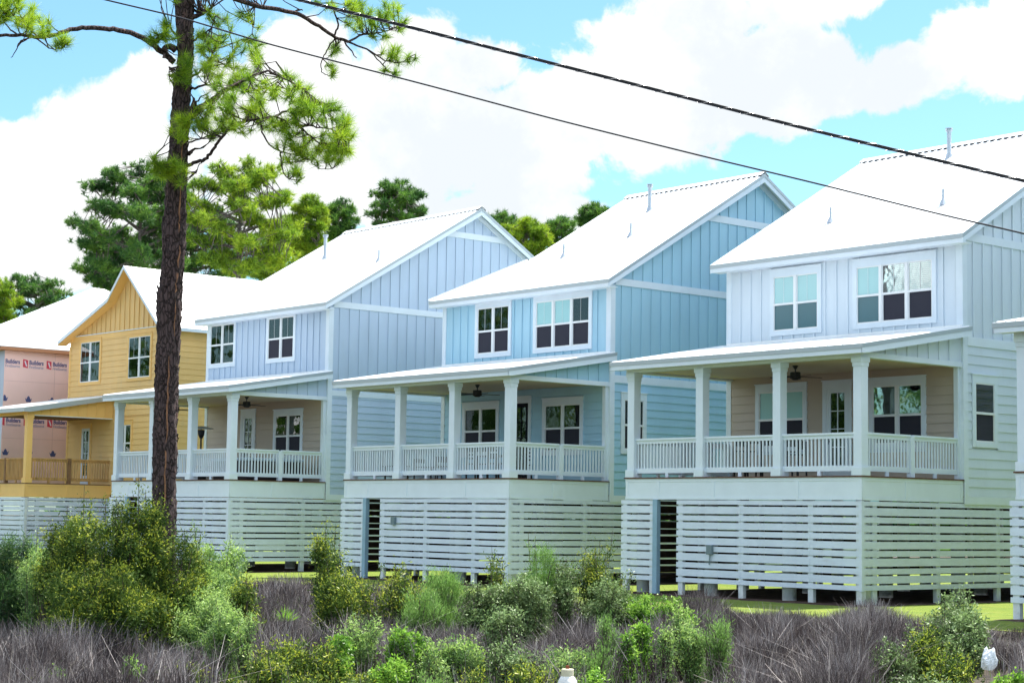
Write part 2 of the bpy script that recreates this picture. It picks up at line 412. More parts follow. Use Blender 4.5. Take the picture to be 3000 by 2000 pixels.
def column(par, cx, cy, m=None, top=2.8, w=.125):
    m = m or M_['trim']; c = MB()
    c.box(cx - w, cx + w, cy - w, cy + w, .2, top - .22)
    c.box(cx - w - .035, cx + w + .035, cy - w - .035, cy + w + .035, 0, .2)
    c.box(cx - w - .015, cx + w + .015, cy - w - .015, cy + w + .015, top - .22, top - .12)
    c.box(cx - w - .035, cx + w + .035, cy - w - .035, cy + w + .035, top - .12, top)
    c.build('column', m, par, bevel=.006)
def railing(par, ax, c, a0, a1, m=None, top=1.03, wood=False):
    m = m or M_['trim']; w = Wall('f' if ax == 'x' else 's', c); r = MB(); B = w.box
    B(r, a0, a1, top - .05, top, -.06, .06); B(r, a0, a1, top - .14, top - .05, -.025, .025); B(r, a0, a1, .11, .24, -.025, .025)
    n = max(2, int((a1 - a0) / .115)); st = (a1 - a0) / n
    for i in range(n):
        a = a0 + st * (i + .5)
        if wood: B(r, a - .02, a + .02, .14, top - .07, .026, .062)
        else: B(r, a - .019, a + .019, .24, top - .14, -.019, .019)
    mid = (a0 + a1) / 2; B(r, mid - .05, mid + .05, 0, .11, -.024, .024)
    r.build('railing', m, par)

GAPS = [-.73, -.96, -1.14, -1.35, -1.53, -1.75, -1.93, -2.16, -2.34, -2.56]
def slat_skirt(par, ax, c, a0, a1, posts, top=-.60, bot=-2.72, jag=.006, m=None):
    w = Wall(ax, c); mb = MB(); m = m or M_['skirt']
    e = [top] + GAPS + [bot]
    joints = [a0] + [p for i, p in enumerate(sorted(posts)) if a0 + .6 < p < a1 - .6] + [a1]
    for i in range(len(e) - 1):
        for j in range(len(joints) - 1):
            dz = random.uniform(-jag, jag)
            z1 = e[i] - (.023 if i else 0) + dz; z0 = e[i + 1] + .023 + dz * .5
            w.box(mb, joints[j] + (.002 if j else 0), joints[j + 1] - .002, z0, z1, -.024, random.uniform(-.003, .0))
    o = mb.build('slatted_skirt', m, par)
    for p in posts:
        pb = MB(); w.box(pb, p - .08, p + .08, -3.12, top - .02, -.13, -.026); pb.build('skirt_post', M_['pile'], par)
def rib_positions(x0, x1, step=.232):
    n = int((x1 - x0) / step); return [x0 + (x1 - x0) * (i + .5) / n for i in range(n)]

def house(name, label, loc, rz, wallm, porchm, zE, zR, D, upper, lower, dw, side_win=True, dutch=False, Wd=8.0, doorleaf=None, box=None, pipes=(), bandz=(3.36, 3.59), gband=8.45, full=True):
    """upper / lower: window specs (a0,a1,z0,z1,ncol,fill)"""
    h = empty('raised_house', loc, rz); tag(h, label, 'house', 'raised coastal houses in the row')
    R = 6.48; YE = D + 2 * R; YR = D + R; X0 = -Wd; ov = .409; oe = .326
    sl = (zR - zE) / (R + ov); rt = lambda y: zE + sl * (min(y, 2 * YR - y) - (D - ov))   # roof top surface height
    tr = M_['trim']
    fw = Wall('f', D); sw = Wall('s', 0.0); lw = Wall('l', X0); bw = Wall('b', YE)
    # --- core walls (one solid shell: lower and upper storeys)
    zB = -.42
    up = MB(); prof = [(D, bandz[1]), (YE, bandz[1]), (YE, rt(YE) - .1), (YR, zR - .1), (D, rt(D) - .1)]
    up.prism(prof, 'x', X0 + (2.6 if dutch else 0), 0.0)
    if dutch: up.box(X0, X0 + 2.6, D, YE, bandz[1], zE - .12)
    fro = [(s[0] - .13, s[1] + .13, s[2] - .13, s[3] + .23) for s in upper]
    fw.battens(up, X0 + .1, -.05, .385, 3.7, zE - .2, skip=fro)
    sw.battens(up, D + .02, YE, .42, bandz[1], zE - .08)
    hi = lambda a: min(rt(a) - .16, gband); sw.battens(up, D + .5, YE - .4, .42, zE + .12, hi)
    sw.battens(up, YR - 2.6, YR + 2.6, .42, gband + .23, lambda a: rt(a) - .16)
    up.build('upper_wall', wallm, h)
    lo = MB(); lo.box(X0 + .02, -.02, D + .02, YE - .02, zB, bandz[0] + .1)
    sh = [(4.32, 5.40, .80, 2.64)] if side_win else []
    sw.lap(lo, D + .1, YE, zB, bandz[0], holes=sh); bw.lap(lo, X0, 0, zB, bandz[0]); lw.lap(lo, D, YE, zB, bandz[0])
    fh = [(s[0] - .13, s[1] + .13, s[2] - .13, s[3] + .2) for s in lower] + [(dw[0], dw[1], 0, 2.64)]
    lo.build('lower_wall', wallm, h)
    po = MB(); fw.lap(po, X0 + .1, -.1, 0, 2.86, holes=fh); po.build('porch_back_wall', porchm, h)
    # --- trim
    c = MB()
    fw.box(c, -.17, .032, -.02, zE - .12, .0, .03)
    c2 = MB(); fw.box(c2, X0 - .032, X0 + .15, -.02, zE - .12, .0, .03); c2.build('corner_board', tr, h)
    sw.box(c, D + .0, D + .16, zB, zE - .1, .004, .032)
    sw.box(c, D + .16, YE, bandz[0], bandz[1], .0, .036); sw.box(c, D + .16, YE, zE - .1, zE + .11, .0, .036)
    sw.box(c, D - .0, YE, -.62, zB + .0, .0, .03)
    yb = [y for y in (YR - (zR - gband - .1) / sl, YR + (zR - gband - .1) / sl)]
    c.prism([(yb[0] - .38, gband), (yb[1] + .38, gband), (yb[1] - .0, gband + .22), (yb[0] + .0, gband + .22)], 'x', .0, .036)
    # frieze under the rakes
    for sg in (1, -1):
        ya, yb_ = (D, YR) if sg == 1 else (YR, YE)
        c.prism([(ya, rt(ya) - .14), (yb_, rt(yb_) - .14), (yb_, rt(yb_) - .34), (ya, rt(ya) - .34)], 'x', .0, .04)
    c.build('corner_trim', tr, h)
    # --- main roof
    r = MB(); th = .03; x1 = oe
    def hipx(y): return X0 - oe + (min(max(y - (D - ov), 0), 2.32) if dutch else 0)
    ys = [D - ov] + ([D - ov + 2.32] if dutch else []) + [YR]
    yr = [2 * YR - y for y in ys][::-1]
    for seq in (ys, yr):
        for a, b in zip(seq[:-1], seq[1:]):
            pa, pb = min(a, b), max(a, b); za, zb = rt(a), rt(b)
            xa = X0 - oe + (min(max(min(a, 2 * YR - a) - (D - ov), 0), 2.32) if dutch else 0)
            xb = X0 - oe + (min(max(min(b, 2 * YR - b) - (D - ov), 0), 2.32) if dutch else 0)
            r.hexa([(xa, a, za - th), (x1, a, za - th), (x1, b, zb - th), (xb, b, zb - th), (xa, a, za), (x1, a, za), (x1, b, zb), (xb, b, zb)])
    hx = X0 - oe + 2.32
    for x in rib_positions(X0 - oe, x1):
        t0 = (x - (X0 - oe)) if (dutch and x < hx) else 99
        for sgn in (1, -1):
            a = D - ov - .012; b = min(YR - .15, D - ov + t0)
            if b < a + .1: continue
            pts = []
            for (y, dz) in ((a, 0), (b, 0)):
                yy = y if sgn == 1 else 2 * YR - y; z = rt(y)
                pts.append((yy, z))
            (y0, z0), (y1, z1) = pts; w = .022
            r.hexa([(x - w, y0, z0 - .01), (x + w, y0, z0 - .01), (x + w, y1, z1 - .01), (x - w, y1, z1 - .01),
                    (x - w * .5, y0, z0 + .03), (x + w * .5, y0, z0 + .03), (x + w * .5, y1, z1 + .05), (x - w * .5, y1, z1 + .05)])
    if dutch:   # hipped left end
        zt = rt(D - ov + 2.32); a = D - ov; b = 2 * YR - a
        r.add([(X0 - oe, a, zE), (X0 - oe, b, zE), (hx, b - 2.32, zt), (hx, a + 2.32, zt), (X0 - oe, a, zE - th), (X0 - oe, b, zE - th), (hx, b - 2.32, zt - th), (hx, a + 2.32, zt - th)],
              [(0, 1, 2, 3), (7, 6, 5, 4), (0, 3, 7, 4)])
    ro = r.build('roof', M_['roof'], h)
    cap = MB(); xl = (hx if dutch else X0 - oe)
    for sgn in (1, -1):
        y0 = YR; y1 = YR - sgn * .2
        cap.hexa([(xl - .01, y0, zR + .06), (x1 + .01, y0, zR + .06), (x1 + .01, y1, rt(y1) + .052), (xl - .01, y1, rt(y1) + .052),
                  (xl - .01, y0, zR + .08), (x1 + .01, y0, zR + .08), (x1 + .01, y1, rt(y1) + .062), (xl - .01, y1, rt(y1) + .062)])
    if dutch:
        for sgn in (1, -1):
            p0 = np.array([X0 - oe, D - ov, zE]); p1 = np.array([hx, D - ov + 2.32, rt(D - ov + 2.32)])
            if sgn == -1: p0[1] = 2 * YR - p0[1]; p1[1] = 2 * YR - p1[1]
            cap.tube([p0 + [0, 0, .03], p1 + [0, 0, .03]], .045, 6)
    cap.build('ridge_cap', M_['roof'], ro)
    cs = MB()  # dark strip standing for the shade in the gaps under the cap
    for sgn in (1, -1):
        y1 = YR - sgn * .185; y2 = YR - sgn * .15; cs.box(xl + .01, x1 - .01, y1, y2, rt(y1) - .004, rt(y1) + .05)
    cs.build('ridge_gap_shade', M_['dark'], ro)
    # --- fascia, soffit, rake boards
    e = MB(); zf = zE - th
    e.box(X0 - oe + .01, oe - .012, D - ov + .012, D - ov + .035, zf - .20, zf - .002)
    e.box(X0 - oe + .01, oe - .012, 2 * YR - (D - ov) - .035, 2 * YR - (D - ov) - .012, zf - .20, zf - .002)
    e.box(X0 - oe + .03, oe - .03, D - ov + .035, D, zf - .19, zf - .17)
    e.box(X0 - oe + .03, oe - .03, YE, YE + ov - .035, zf - .19, zf - .17)
    for (xa, xb) in ((oe - .036, oe - .010), (X0 - oe + .010, X0 - oe + .036)):
        if dutch and xa < -4: xa, xb = hx + .01, hx + .036
        lo_y = D - ov + (2.32 if (dutch and xa < -4) else 0)
        for sgn in (1, -1):
            p = [(lo_y, rt(lo_y) - th - .002), (YR, zR - th - .002), (YR, zR - th - .25), (lo_y, rt(lo_y) - th - .22)]
            if sgn == -1: p = [(2 * YR - a, b) for a, b in p][::-1]
            e.prism(p, 'x', xa, xb)
    for sgn in (1, -1):    # sloping soffit of the right rake
        p = [(D - ov + .05, rt(D - ov + .05) - .10), (YR, zR - .10), (YR, zR - .12), (D - ov + .05, rt(D - ov + .05) - .12)]
        if sgn == -1: p = [(2 * YR - a, b) for a, b in p][::-1]
        e.prism(p, 'x', .0, oe - .036)
        if not dutch: e.prism(p, 'x', X0 - oe + .036, X0)
    e.build('fascia', tr, h)
    dr = MB(); dr.box(X0 - oe, oe, D - ov - .004, D - ov + .010, zf - .085, zE - .004)
    for sgn in (1, -1):
        p = [(D - ov, zE - .004), (YR, zR - .004), (YR, zR - .11), (D - ov, zE - .11)]
        if sgn == -1: p = [(2 * YR - a, b) for a, b in p][::-1]
        dr.prism(p, 'x', oe - .009, oe + .004)
    dr.build('drip_edge', M_['drip'], h)
    if dutch:
        gm = MB(); z0 = rt(D - ov + 2.32) - .05
        gm.prism([(D - ov + 2.32, z0), (2 * YR - (D - ov + 2.32), z0), (YR, zR - .15)], 'x', X0 + 2.3, X0 + 2.6)
        gm.build('gable_infill', wallm, h)
    # --- vents on the roof
    for (px, py, hh, kind) in pipes:
        p = MB(); z = rt(py)
        if kind == 'flue':
            p.cyl(px, py, z - .05, z + .12, .13, .09); p.cyl(px, py, z + .12, z + hh, .065); p.cyl(px, py, z + hh, z + hh + .03, .10); p.cyl(px, py, z + hh + .06, z + hh + .09, .11)
            p.cyl(px, py, z + hh + .03, z + hh + .06, .06); p.build('flue_pipe', M_['pipe'], ro, smooth=False)
        else:
            p.cyl(px, py, z - .04, z + .14, .13, .045); p.cyl(px, py, z + .14, z + hh, .036); p.build('vent_pipe', M_['pipe'], ro)
    # --- porch roof
    P = MB(); y0, z0, y1, z1 = -.3425, 3.08, D - .002, 3.08 + .171 * (D + .34); ps = (z1 - z0) / (y1 - y0); xa, xb = X0 - .30, .30
    P.hexa([(xa, y0, z0 - .03), (xb, y0, z0 - .03), (xb, y1, z1 - .03), (xa, y1, z1 - .03), (xa, y0, z0), (xb, y0, z0), (xb, y1, z1), (xa, y1, z1)])
    for x in rib_positions(xa, xb):
        w = .022; P.hexa([(x - w, y0 - .01, z0 - .01), (x + w, y0 - .01, z0 - .01), (x + w, y1, z1 - .01), (x - w, y1, z1 - .01),
                          (x - w * .5, y0 - .01, z0 + .024), (x + w * .5, y0 - .01, z0 + .024), (x + w * .5, y1, z1 + .024), (x - w * .5, y1, z1 + .024)])
    P.box(X0, 0, D - .06, D - .03, z1 - .02, z1 + .05)
    P.build('porch_roof', M_['roof'], h)
    b = MB(); b.box(xa + .01, xb - .012, y0 + .012, y0 + .036, 2.86, 3.045)
    b.box(xa + .03, xb - .04, y0 + .036, -.004, 2.875, 2.895)
    for (q0, q1) in ((xb - .036, xb - .01), (xa + .01, xa + .036)):
        b.prism([(y0 + .012, z0 - .035), (y1, z1 - .035), (y1, z1 - .25), (.15, z0 - .035 + ps * (.15 - y0) - .21), (y0 + .10, 2.86), (y0 + .012, 2.86)], 'x', q0, q1)
    b.box(X0 + .002, -.002, .0, .22, 2.80, 2.93)
    b.box(-.222, -.0, .22, D, 2.80, 2.93); b.box(X0, X0 + .222, .22, D, 2.80, 2.93)
    b.build('porch_beam', tr, h)
    dr = MB(); dr.box(xa, xb, y0 - .004, y0 + .010, 2.97, z0 - .004)
    dr.prism([(y0, z0 - .004), (y1, z1 - .004), (y1, z1 - .10), (y0, z0 - .10)], 'x', xb - .009, xb + .004)
    dr.build('drip_edge', M_['drip'], h)
    Wp = Wall('s', -.03)
    zz = lambda y: z0 - .05 + ps * (y - y0)
    for (q0, q1) in ((-.10, -.03), (X0 + .03, X0 + .10)):
        pg = MB(); pg.prism([(.05, 2.93), (D, 2.93), (D, zz(D)), (.05, zz(.05))], 'x', q0, q1)
        if q1 > -1: Wp.battens(pg, .1, D, .42, 2.93, lambda a: zz(a) - .02)
        pg.build('porch_gable', wallm, h)
    cm = MB(); cm.box(X0 + .222, -.222, .22, D, 2.86, 2.90); cm.build('porch_ceiling', M_['ceil'], h)
    # --- columns, rails
    for cx in (X0 + .18, -5.29 if Wd > 7 else X0 + 2.7, -2.66, -.13): column(h, cx, .13)
    cxs = (X0 + .18, -5.29, -2.66, -.13)
    for a, b2 in zip(cxs[:-1], cxs[1:]): railing(h, 'x', .13, a + .127, b2 - .127)
    railing(h, 'y', -.13, .257, 1.96); railing(h, 'y', -.13, 2.10, D - .13)
    railing(h, 'y', X0 + .13, .257, 1.96); railing(h, 'y', X0 + .13, 2.10, D - .13)
    for q in (-.13, X0 + .13):
        rp = MB(); rp.box(q - .07, q + .07, 1.96, 2.10, 0, 1.0); rp.build('railing_post', tr, h)
        rp = MB(); rp.box(q - .065, q + .065, D - .13, D - .002, 0, 1.0 if q < -1 else 2.8); rp.build('wall_post', tr, h)
    # --- deck, fascia
    dk = MB(); n = 27
    for i in range(n): dk.box(X0 - .03, .03, -.03 + i * (D + .03) / n, -.03 + (i + 1) * (D + .03) / n - .006, -.035, -.002)
    dk.build('deck', M_['deck'], h)
    fa = MB(); fwd = Wall('f', 0.0); sfd = Wall('s', 0.0); lfd = Wall('l', X0)
    for wl, a0, a1, cuts in ((fwd, X0, 0.0, [-6.77, -4.8, -1.99] if Wd > 7 else []), (sfd, .0, D - .02, [1.7]), (lfd, .0, D - .02, [])):
        wl.box(fa, a0 + .02, a1 - .02, -.58, -.036, -.03, -.012)
        wl.box(fa, a0 + (.0 if wl is fwd else .012), a1 - .0, -.12, -.037, -.03, .0); wl.box(fa, a0 + (.0 if wl is fwd else .012), a1, -.58, -.52, -.03, .0)
        for cc in [a0 + .06] + cuts + [a1 - .05]: wl.box(fa, cc - .045, cc + .045, -.52, -.12, -.012, .001)
    fa.build('deck_fascia', tr, h)
    under = MB(); under.box(X0 + .05, -.05, .05, YE - .05, -.44, -.05); under.build('floor_frame', M_['brownwood'], h)
    # --- skirts and pilings
    slat_skirt(h, 'f', -.01, X0 - .14, -6.93, [X0 - .02, -7.0])
    slat_skirt(h, 'f', -.01, -6.07, .004, [-5.95, -3.84, -1.58, -.10])
    gp = MB(); gp.box(-6.93, -6.77, -.03, .10, -3.1, -.585); gp.build('gate_post', M_['gate'], h)
    slat_skirt(h, 's', -.002, .03, YE, [.10, .51, 2.96, 5.45, 8.0, 10.5, 13.0, 15.4])
    slat_skirt(h, 'l', X0 - .10, .03, YE, [.10, 2.96, 5.45, 8.0, 10.5, 13.0, 15.4], m=M_['shadeslat'])
    slat_skirt(h, 'b', YE, X0 - .1, 0, [X0, -5.5, -2.8, -.1], m=M_['shadeslat'])
    cb_ = MB(); cb_.box(-.085, .007, -.017, .075, -2.715, -.592); cb_.build('skirt_corner_board', M_['skirt'], h)
    for (px, py) in [(X0 + .35, .35), (-5.17, .35), (-2.54, .35), (-.22, .32)] + [(px, py) for py in (4.2, 8.3, 12.5, 16.3) for px in (X0 + .4, -5.2, -2.6, -.35)]:
        p = MB(); p.cyl(px, py, -3.2, -.43, .18, .17, 12); p.build('piling', M_['pile'], h, smooth=True)
    # --- windows and door
    for (a0, a1, z0_, z1_, nc, fl) in upper: window(h, fw, a0, a1, z0_, z1_, nc, fill=fl, grid=True)
    for (a0, a1, z0_, z1_, nc, fl) in lower: window(h, Wall('f', D), a0, a1, z0_, z1_, nc, fill=fl)
    door(h, Wall('f', D), dw[0], dw[1], tr, doorleaf or tr)
    if side_win: window(h, sw, 4.46, 5.26, .95, 2.44, 1, fill=[side_win])
    if box:
        q = MB(); q.box(box[0], box[0] + .18, -.10, -.012, box[1] - .24, box[1])
        if box[2]: q.tube([(box[0] + .1, -.05, box[1] - .24), (box[0] + .07, -.05, box[1] - .5)], .018, 8)
        q.build('electrical_box', M_['box'], h, bevel=.008)
    return h

def OFF(u, v, a): return (-u, v, 0), a
R_ = 'room'; SC = 'screen'; SH = 'shade'; SL = 'shadelow'
UPW = lambda z1: [(-6.26, -4.68, 4.11, z1, 2), (-3.34, -.90, 4.11, z1, 3)]
LOW = [(-6.79, -5.19, .92, 2.44, 2, None), (-2.82, -1.25, .92, 2.44, 2, None)]
house('a', 'white board-and-batten house whose whole porch shows, right of the light blue house', (0, 0, 0), -.0069, M_['white'], M_['beige'], 6.12, 10.06, 3.99,
      [(-6.26, -4.68, 4.11, 5.62, 2, [(SH, SL), (SH, SL)]), (-3.34, -.90, 4.11, 5.62, 3, [(SH, SL), ('slat', SC), ('slat', SC)])],
      [(-6.79, -5.19, .92, 2.44, 2, [(SH, SC), (SH, SC)]), (-2.82, -1.25, .92, 2.44, 2, [(R_, SC), (R_, SC)])], (-4.51, -3.52), side_win=(SL, SC), box=(-4.93, -1.73, True),
      pipes=[(-1.87, 5.77, .42, 'v'), (-5.61, 5.63, .42, 'v'), (-4.33, 9.41, .80, 'flue')])
house('b', 'light blue house with a hipped left roof end, left of the nearest white house', (-11.9778, -.6301, 0), -.0042, M_['blue'], M_['blue'], 5.955, 10.01, 3.89,
      [(-6.20, -4.66, 4.10, 5.58, 2, [(R_, SC), (R_, SC)]), (-3.34, -.92, 4.10, 5.57, 3, [(SH, SC), (SH, SC), (R_, SC)])],
      [(-6.78, -5.20, .92, 2.34, 2, [(R_, SC), (R_, SC)]), (-2.86, -1.27, .92, 2.33, 2, [(R_, SC), (R_, SC)])], (-4.50, -3.52), side_win=(R_, SC), dutch=True, doorleaf=M_['room'], box=(-5.40, -1.15, False),
      pipes=[(-2.02, 6.66, .42, 'v'), (-4.09, 5.67, .42, 'v'), (-3.19, 8.66, .80, 'flue')], bandz=(2.93, 3.15), gband=8.25)
house('c', 'pale grey-blue house with a hot tub on its porch, right of the yellow house', (-24.677, -1.8575, 0), -.0062, M_['greyblue'], M_['beige'], 6.14, 10.23, 3.84,
      [(-7.74, -6.12, 4.42, 5.89, 2, [(R_, R_), (R_, R_)]), (-3.79, -2.17, 4.40, 5.88, 2, [(R_, SC), (SL, SC)])],
      [(-3.17, -1.58, .92, 2.36, 2, [(R_, SC), (R_, SC)])], (-5.49, -4.49), side_win=None, pipes=[(-.85, 6.52, .42, 'v'), (-5.95, 7.69, .85, 'flue')], bandz=(2.97, 3.16), gband=9.06)
house('e', 'house cut by the right edge, only its left porch end showing', (13.3932, -1.7952, 0), -.004, M_['white'], M_['beige'], 6.1, 10.1, 3.92,
      [(-6.26, -4.68, 4.11, 5.62, 2, None), (-3.34, -.90, 4.11, 5.62, 3, None)], LOW, (-4.51, -3.52), side_win=(R_, SC))

# ------------------------------------------------------------------ yellow house
def yellow():
    h = empty('raised_house', (-42.9779, -.1344, 0), .0095)
    tag(h, 'yellow house with a steep front gable and raw timber porch railings, behind the pine trunk', 'house', 'raised coastal houses in the row')
    Y = M_['yellow']; YT = M_['yellowtrim']; D = 3.92; YE = 15.5; XL, XR, XP = -3.98, 4.0, 1.25; ZP = 9.2
    top = lambda x: (ZP - .90 * (x - XP)) if x > XP else ((ZP - .985 * (XP - x)) if x > -.08 else (7.89 - .363 * (-.08 - x)))
    w = MB(); w.prism([(XL, -.42), (XR, -.42), (XR, top(XR) - .12), (XP, ZP - .12), (-.08, top(-.08) - .12), (XL, top(XL) - .12)], 'y', D, YE)
    f = Wall('f', D); s = Wall('s', XR)
    f.lap(w, XL + .1, XR - .1, 2.9, 6.28, holes=[(-3.07, -1.14, 4.33, 6.45), (1.09, 3.1, 4.33, 6.45)]); f.lap(w, XL + .1, XR - .1, 0, 2.86, holes=[(-2.74, -1.76, 0, 2.6), (.52, 1.73, .8, 2.64)])
    s.lap(w, D + .1, YE, -.42, 6.0); f.lap(w, .0, XR - .1, -.42, 0)
    f.battens(w, XL + .3, XR - .3, .40, 6.52, lambda x: top(x) - .16)
    w.build('wall', Y, h)
    c = MB(); f.box(c, XL - .03, XL + .12, -.02, 6.1, 0, .03); f.box(c, XR - .12, XR + .03, -.4, 6.1, 0, .03); f.box(c, XL + .12, XR - .12, 6.28, 6.50, 0, .034)
    s.box(c, D, D + .13, -.42, 6.0, .004, .032); c.build('corner_trim', YT, h)
    c = MB(); f.box(c, XL + .2, XR - .3, 6.50, 6.53, 0, .07); c.build('drip_cap', M_['trim'], h)
    r = MB(); y0 = D - .42; y1 = YE + .3; xs = [XL - .42, -.08, XP, XR + .30]
    for a, b in zip(xs[:-1], xs[1:]):
        r.hexa([(a, y0, top(a) - .03), (b, y0, top(b) - .03), (b, y1, top(b) - .03), (a, y1, top(a) - .03), (a, y0, top(a)), (b, y0, top(b)), (b, y1, top(b)), (a, y1, top(a))])
        n = int((y1 - y0) / .232)
        for i in range(n):
            yy = y0 + (i + .5) * (y1 - y0) / n
            r.hexa([(a, yy - .02, top(a) - .01), (b, yy - .02, top(b) - .01), (b, yy + .02, top(b) - .01), (a, yy + .02, top(a) - .01), (a, yy - .01, top(a) + .022), (b, yy - .01, top(b) + .022), (b, yy + .01, top(b) + .022), (a, yy + .01, top(a) + .022)])
    ro = r.build('roof', M_['roof'], h)
    e = MB()
    for a, b in zip(xs[:-1], xs[1:]):
        e.hexa([(a, y0 - .02, top(a) - .14), (b, y0 - .02, top(b) - .14), (b, y0 + .0, top(b) - .14), (a, y0 + .0, top(a) - .14), (a, y0 - .02, top(a) + .02), (b, y0 - .02, top(b) + .02), (b, y0 + .0, top(b) + .02), (a, y0, top(a) + .02)])
    e.box(XR + .28, XR + .31, y0, y1, top(XR + .3) - .14, top(XR + .3) - .0)
    e.build('fascia', M_['trim'], h)
    e = MB()
    for a, b in zip(xs[:-1], xs[1:]):
        e.hexa([(a, y0 + .01, top(a) - .17), (b, y0 + .01, top(b) - .17), (b, D, top(b) - .17), (a, D, top(a) - .17), (a, y0 + .01, top(a) - .035), (b, y0 + .01, top(b) - .035), (b, D, top(b) - .035), (a, D, top(a) - .035)])
    e.build('soffit', YT, h)
    window(h, f, -2.94, -1.27, 4.46, 6.2, 2, fill=[('tealdark', 'tealdark')] * 2, trim=YT, grid=True, head=.13); window(h, f, 1.22, 2.97, 4.46, 6.17, 2, fill=[('tealdark', 'tealdark')] * 2, trim=YT, grid=True, head=.13)
    window(h, f, .65, 1.60, 1.0, 2.5, 2, fill=[(R_, R_), (R_, R_)], trim=YT, mull=.06); door(h, f, -2.74, -1.76, YT, M_['trim'])
    # porch
    P = MB(); ya, za, yb, zb = -.34, 3.08, D - .002, 3.80; xa, xb = -4.3, .3
    P.hexa([(xa, ya, za - .03), (xb, ya, za - .03), (xb, yb, zb - .03), (xa, yb, zb - .03), (xa, ya, za), (xb, ya, za), (xb, yb, zb), (xa, yb, zb)])
    for x in rib_positions(xa, xb):
        P.hexa([(x - .02, ya, za - .01), (x + .02, ya, za - .01), (x + .02, yb, zb - .01), (x - .02, yb, zb - .01), (x - .01, ya, za + .024), (x + .01, ya, za + .024), (x + .01, yb, zb + .024), (x - .01, yb, zb + .024)])
    P.build('porch_roof', M_['roof'], h)
    b = MB(); b.prism([(ya + .012, za - .035), (yb, zb - .035), (yb, zb - .20), (ya + .3, 2.90), (ya + .012, 2.90)], 'x', .264, .29); b.box(xa, .264, ya + .012, ya + .036, 2.90, 3.045); b.build('fascia', M_['drip'], h)
    b = MB(); b.box(-4, -.002, .0, .22, 2.80, 3.0); b.box(-4, .26, ya + .036, -.004, 2.91, 2.93)
    b.prism([(.22, 2.80), (D, 2.80), (D, zb - .06), (.22, za + .04)], 'x', -.12, -.0)
    Wall('s', 0.0).battens(b, .2, D, .42, 2.86, lambda a: 2.98 + .17 * a); b.build('porch_gable', YT, h)
    b = MB(); b.box(-.13, .02, .2, D, 2.77, 2.80); b.build('drip_cap', M_['trim'], h)
    b = MB(); b.box(-4, -.14, .22, D, 2.83, 2.87); b.build('porch_ceiling', M_['brownwood'], h)
    column(h, -.13, .13, M_['yellowtrim']); column(h, -3.85, .13, M_['yellowtrim'])
    railing(h, 'x', .13, -1.95, -.26, M_['wood'], wood=True); railing(h, 'x', .13, -3.7, -2.08, M_['wood'], wood=True)
    railing(h, 'y', -.13, .26, 1.95, M_['wood'], wood=True); railing(h, 'y', -.13, 2.09, D - .04, M_['wood'], wood=True)
    b = MB(); b.box(-2.08, -1.95, .06, .2, -.0, 1.05); b.box(-.2, -.06, 1.95, 2.09, 0, 1.05); b.build('railing_post', M_['brownwood'], h)
    b = MB(); b.box(-4, .03, -.03, D, -.04, 0); b.build('deck', M_['brownwood'], h)
    b = MB(); b.box(-4, -.02, -.0, .03, -.58, -.042); b.box(-.03, -.0, .032, D, -.58, -.042)
    b.box(-4, .004, -.02, -.001, -.58, -.50); b.box(.001, .02, .0, D, -.58, -.52); b.box(-4, .004, -.02, -.001, -.12, -.045); b.box(.001, .02, .0, D, -.12, -.045)
    for q in (-2.3, -.045): b.box(q - .05, q + .05, -.02, -.001, -.50, -.12)
    for q in (1.9, .05): b.box(.001, .02, q - .04, q + .04, -.52, -.12)
    b.build('deck_fascia', YT, h)
    b = MB(); b.box(-4, -.05, .05, D, -.44, -.05); b.box(XL + .05, XR - .05, D, YE - .05, -.6, -.45); b.build('floor_frame', M_['brownwood'], h)
    slat_skirt(h, 'f', -.01, -4.1, .004, [-3.9, -2.2, -.3, -.05]); slat_skirt(h, 's', -.002, .03, D, [.1, .6, 2.3]); slat_skirt(h, 'f', D, 0.03, XR, [.1, 2.2, 3.9])
    slat_skirt(h, 's', XR, D, YE, [4.0, 6.5, 9, 12, 15]); slat_skirt(h, 'l', XL, 0, YE, [.1, 4.0, 8, 12, 15]); slat_skirt(h, 'b', YE, XL, XR, [-3.9, 0, 3.9])
    return h
yellow()

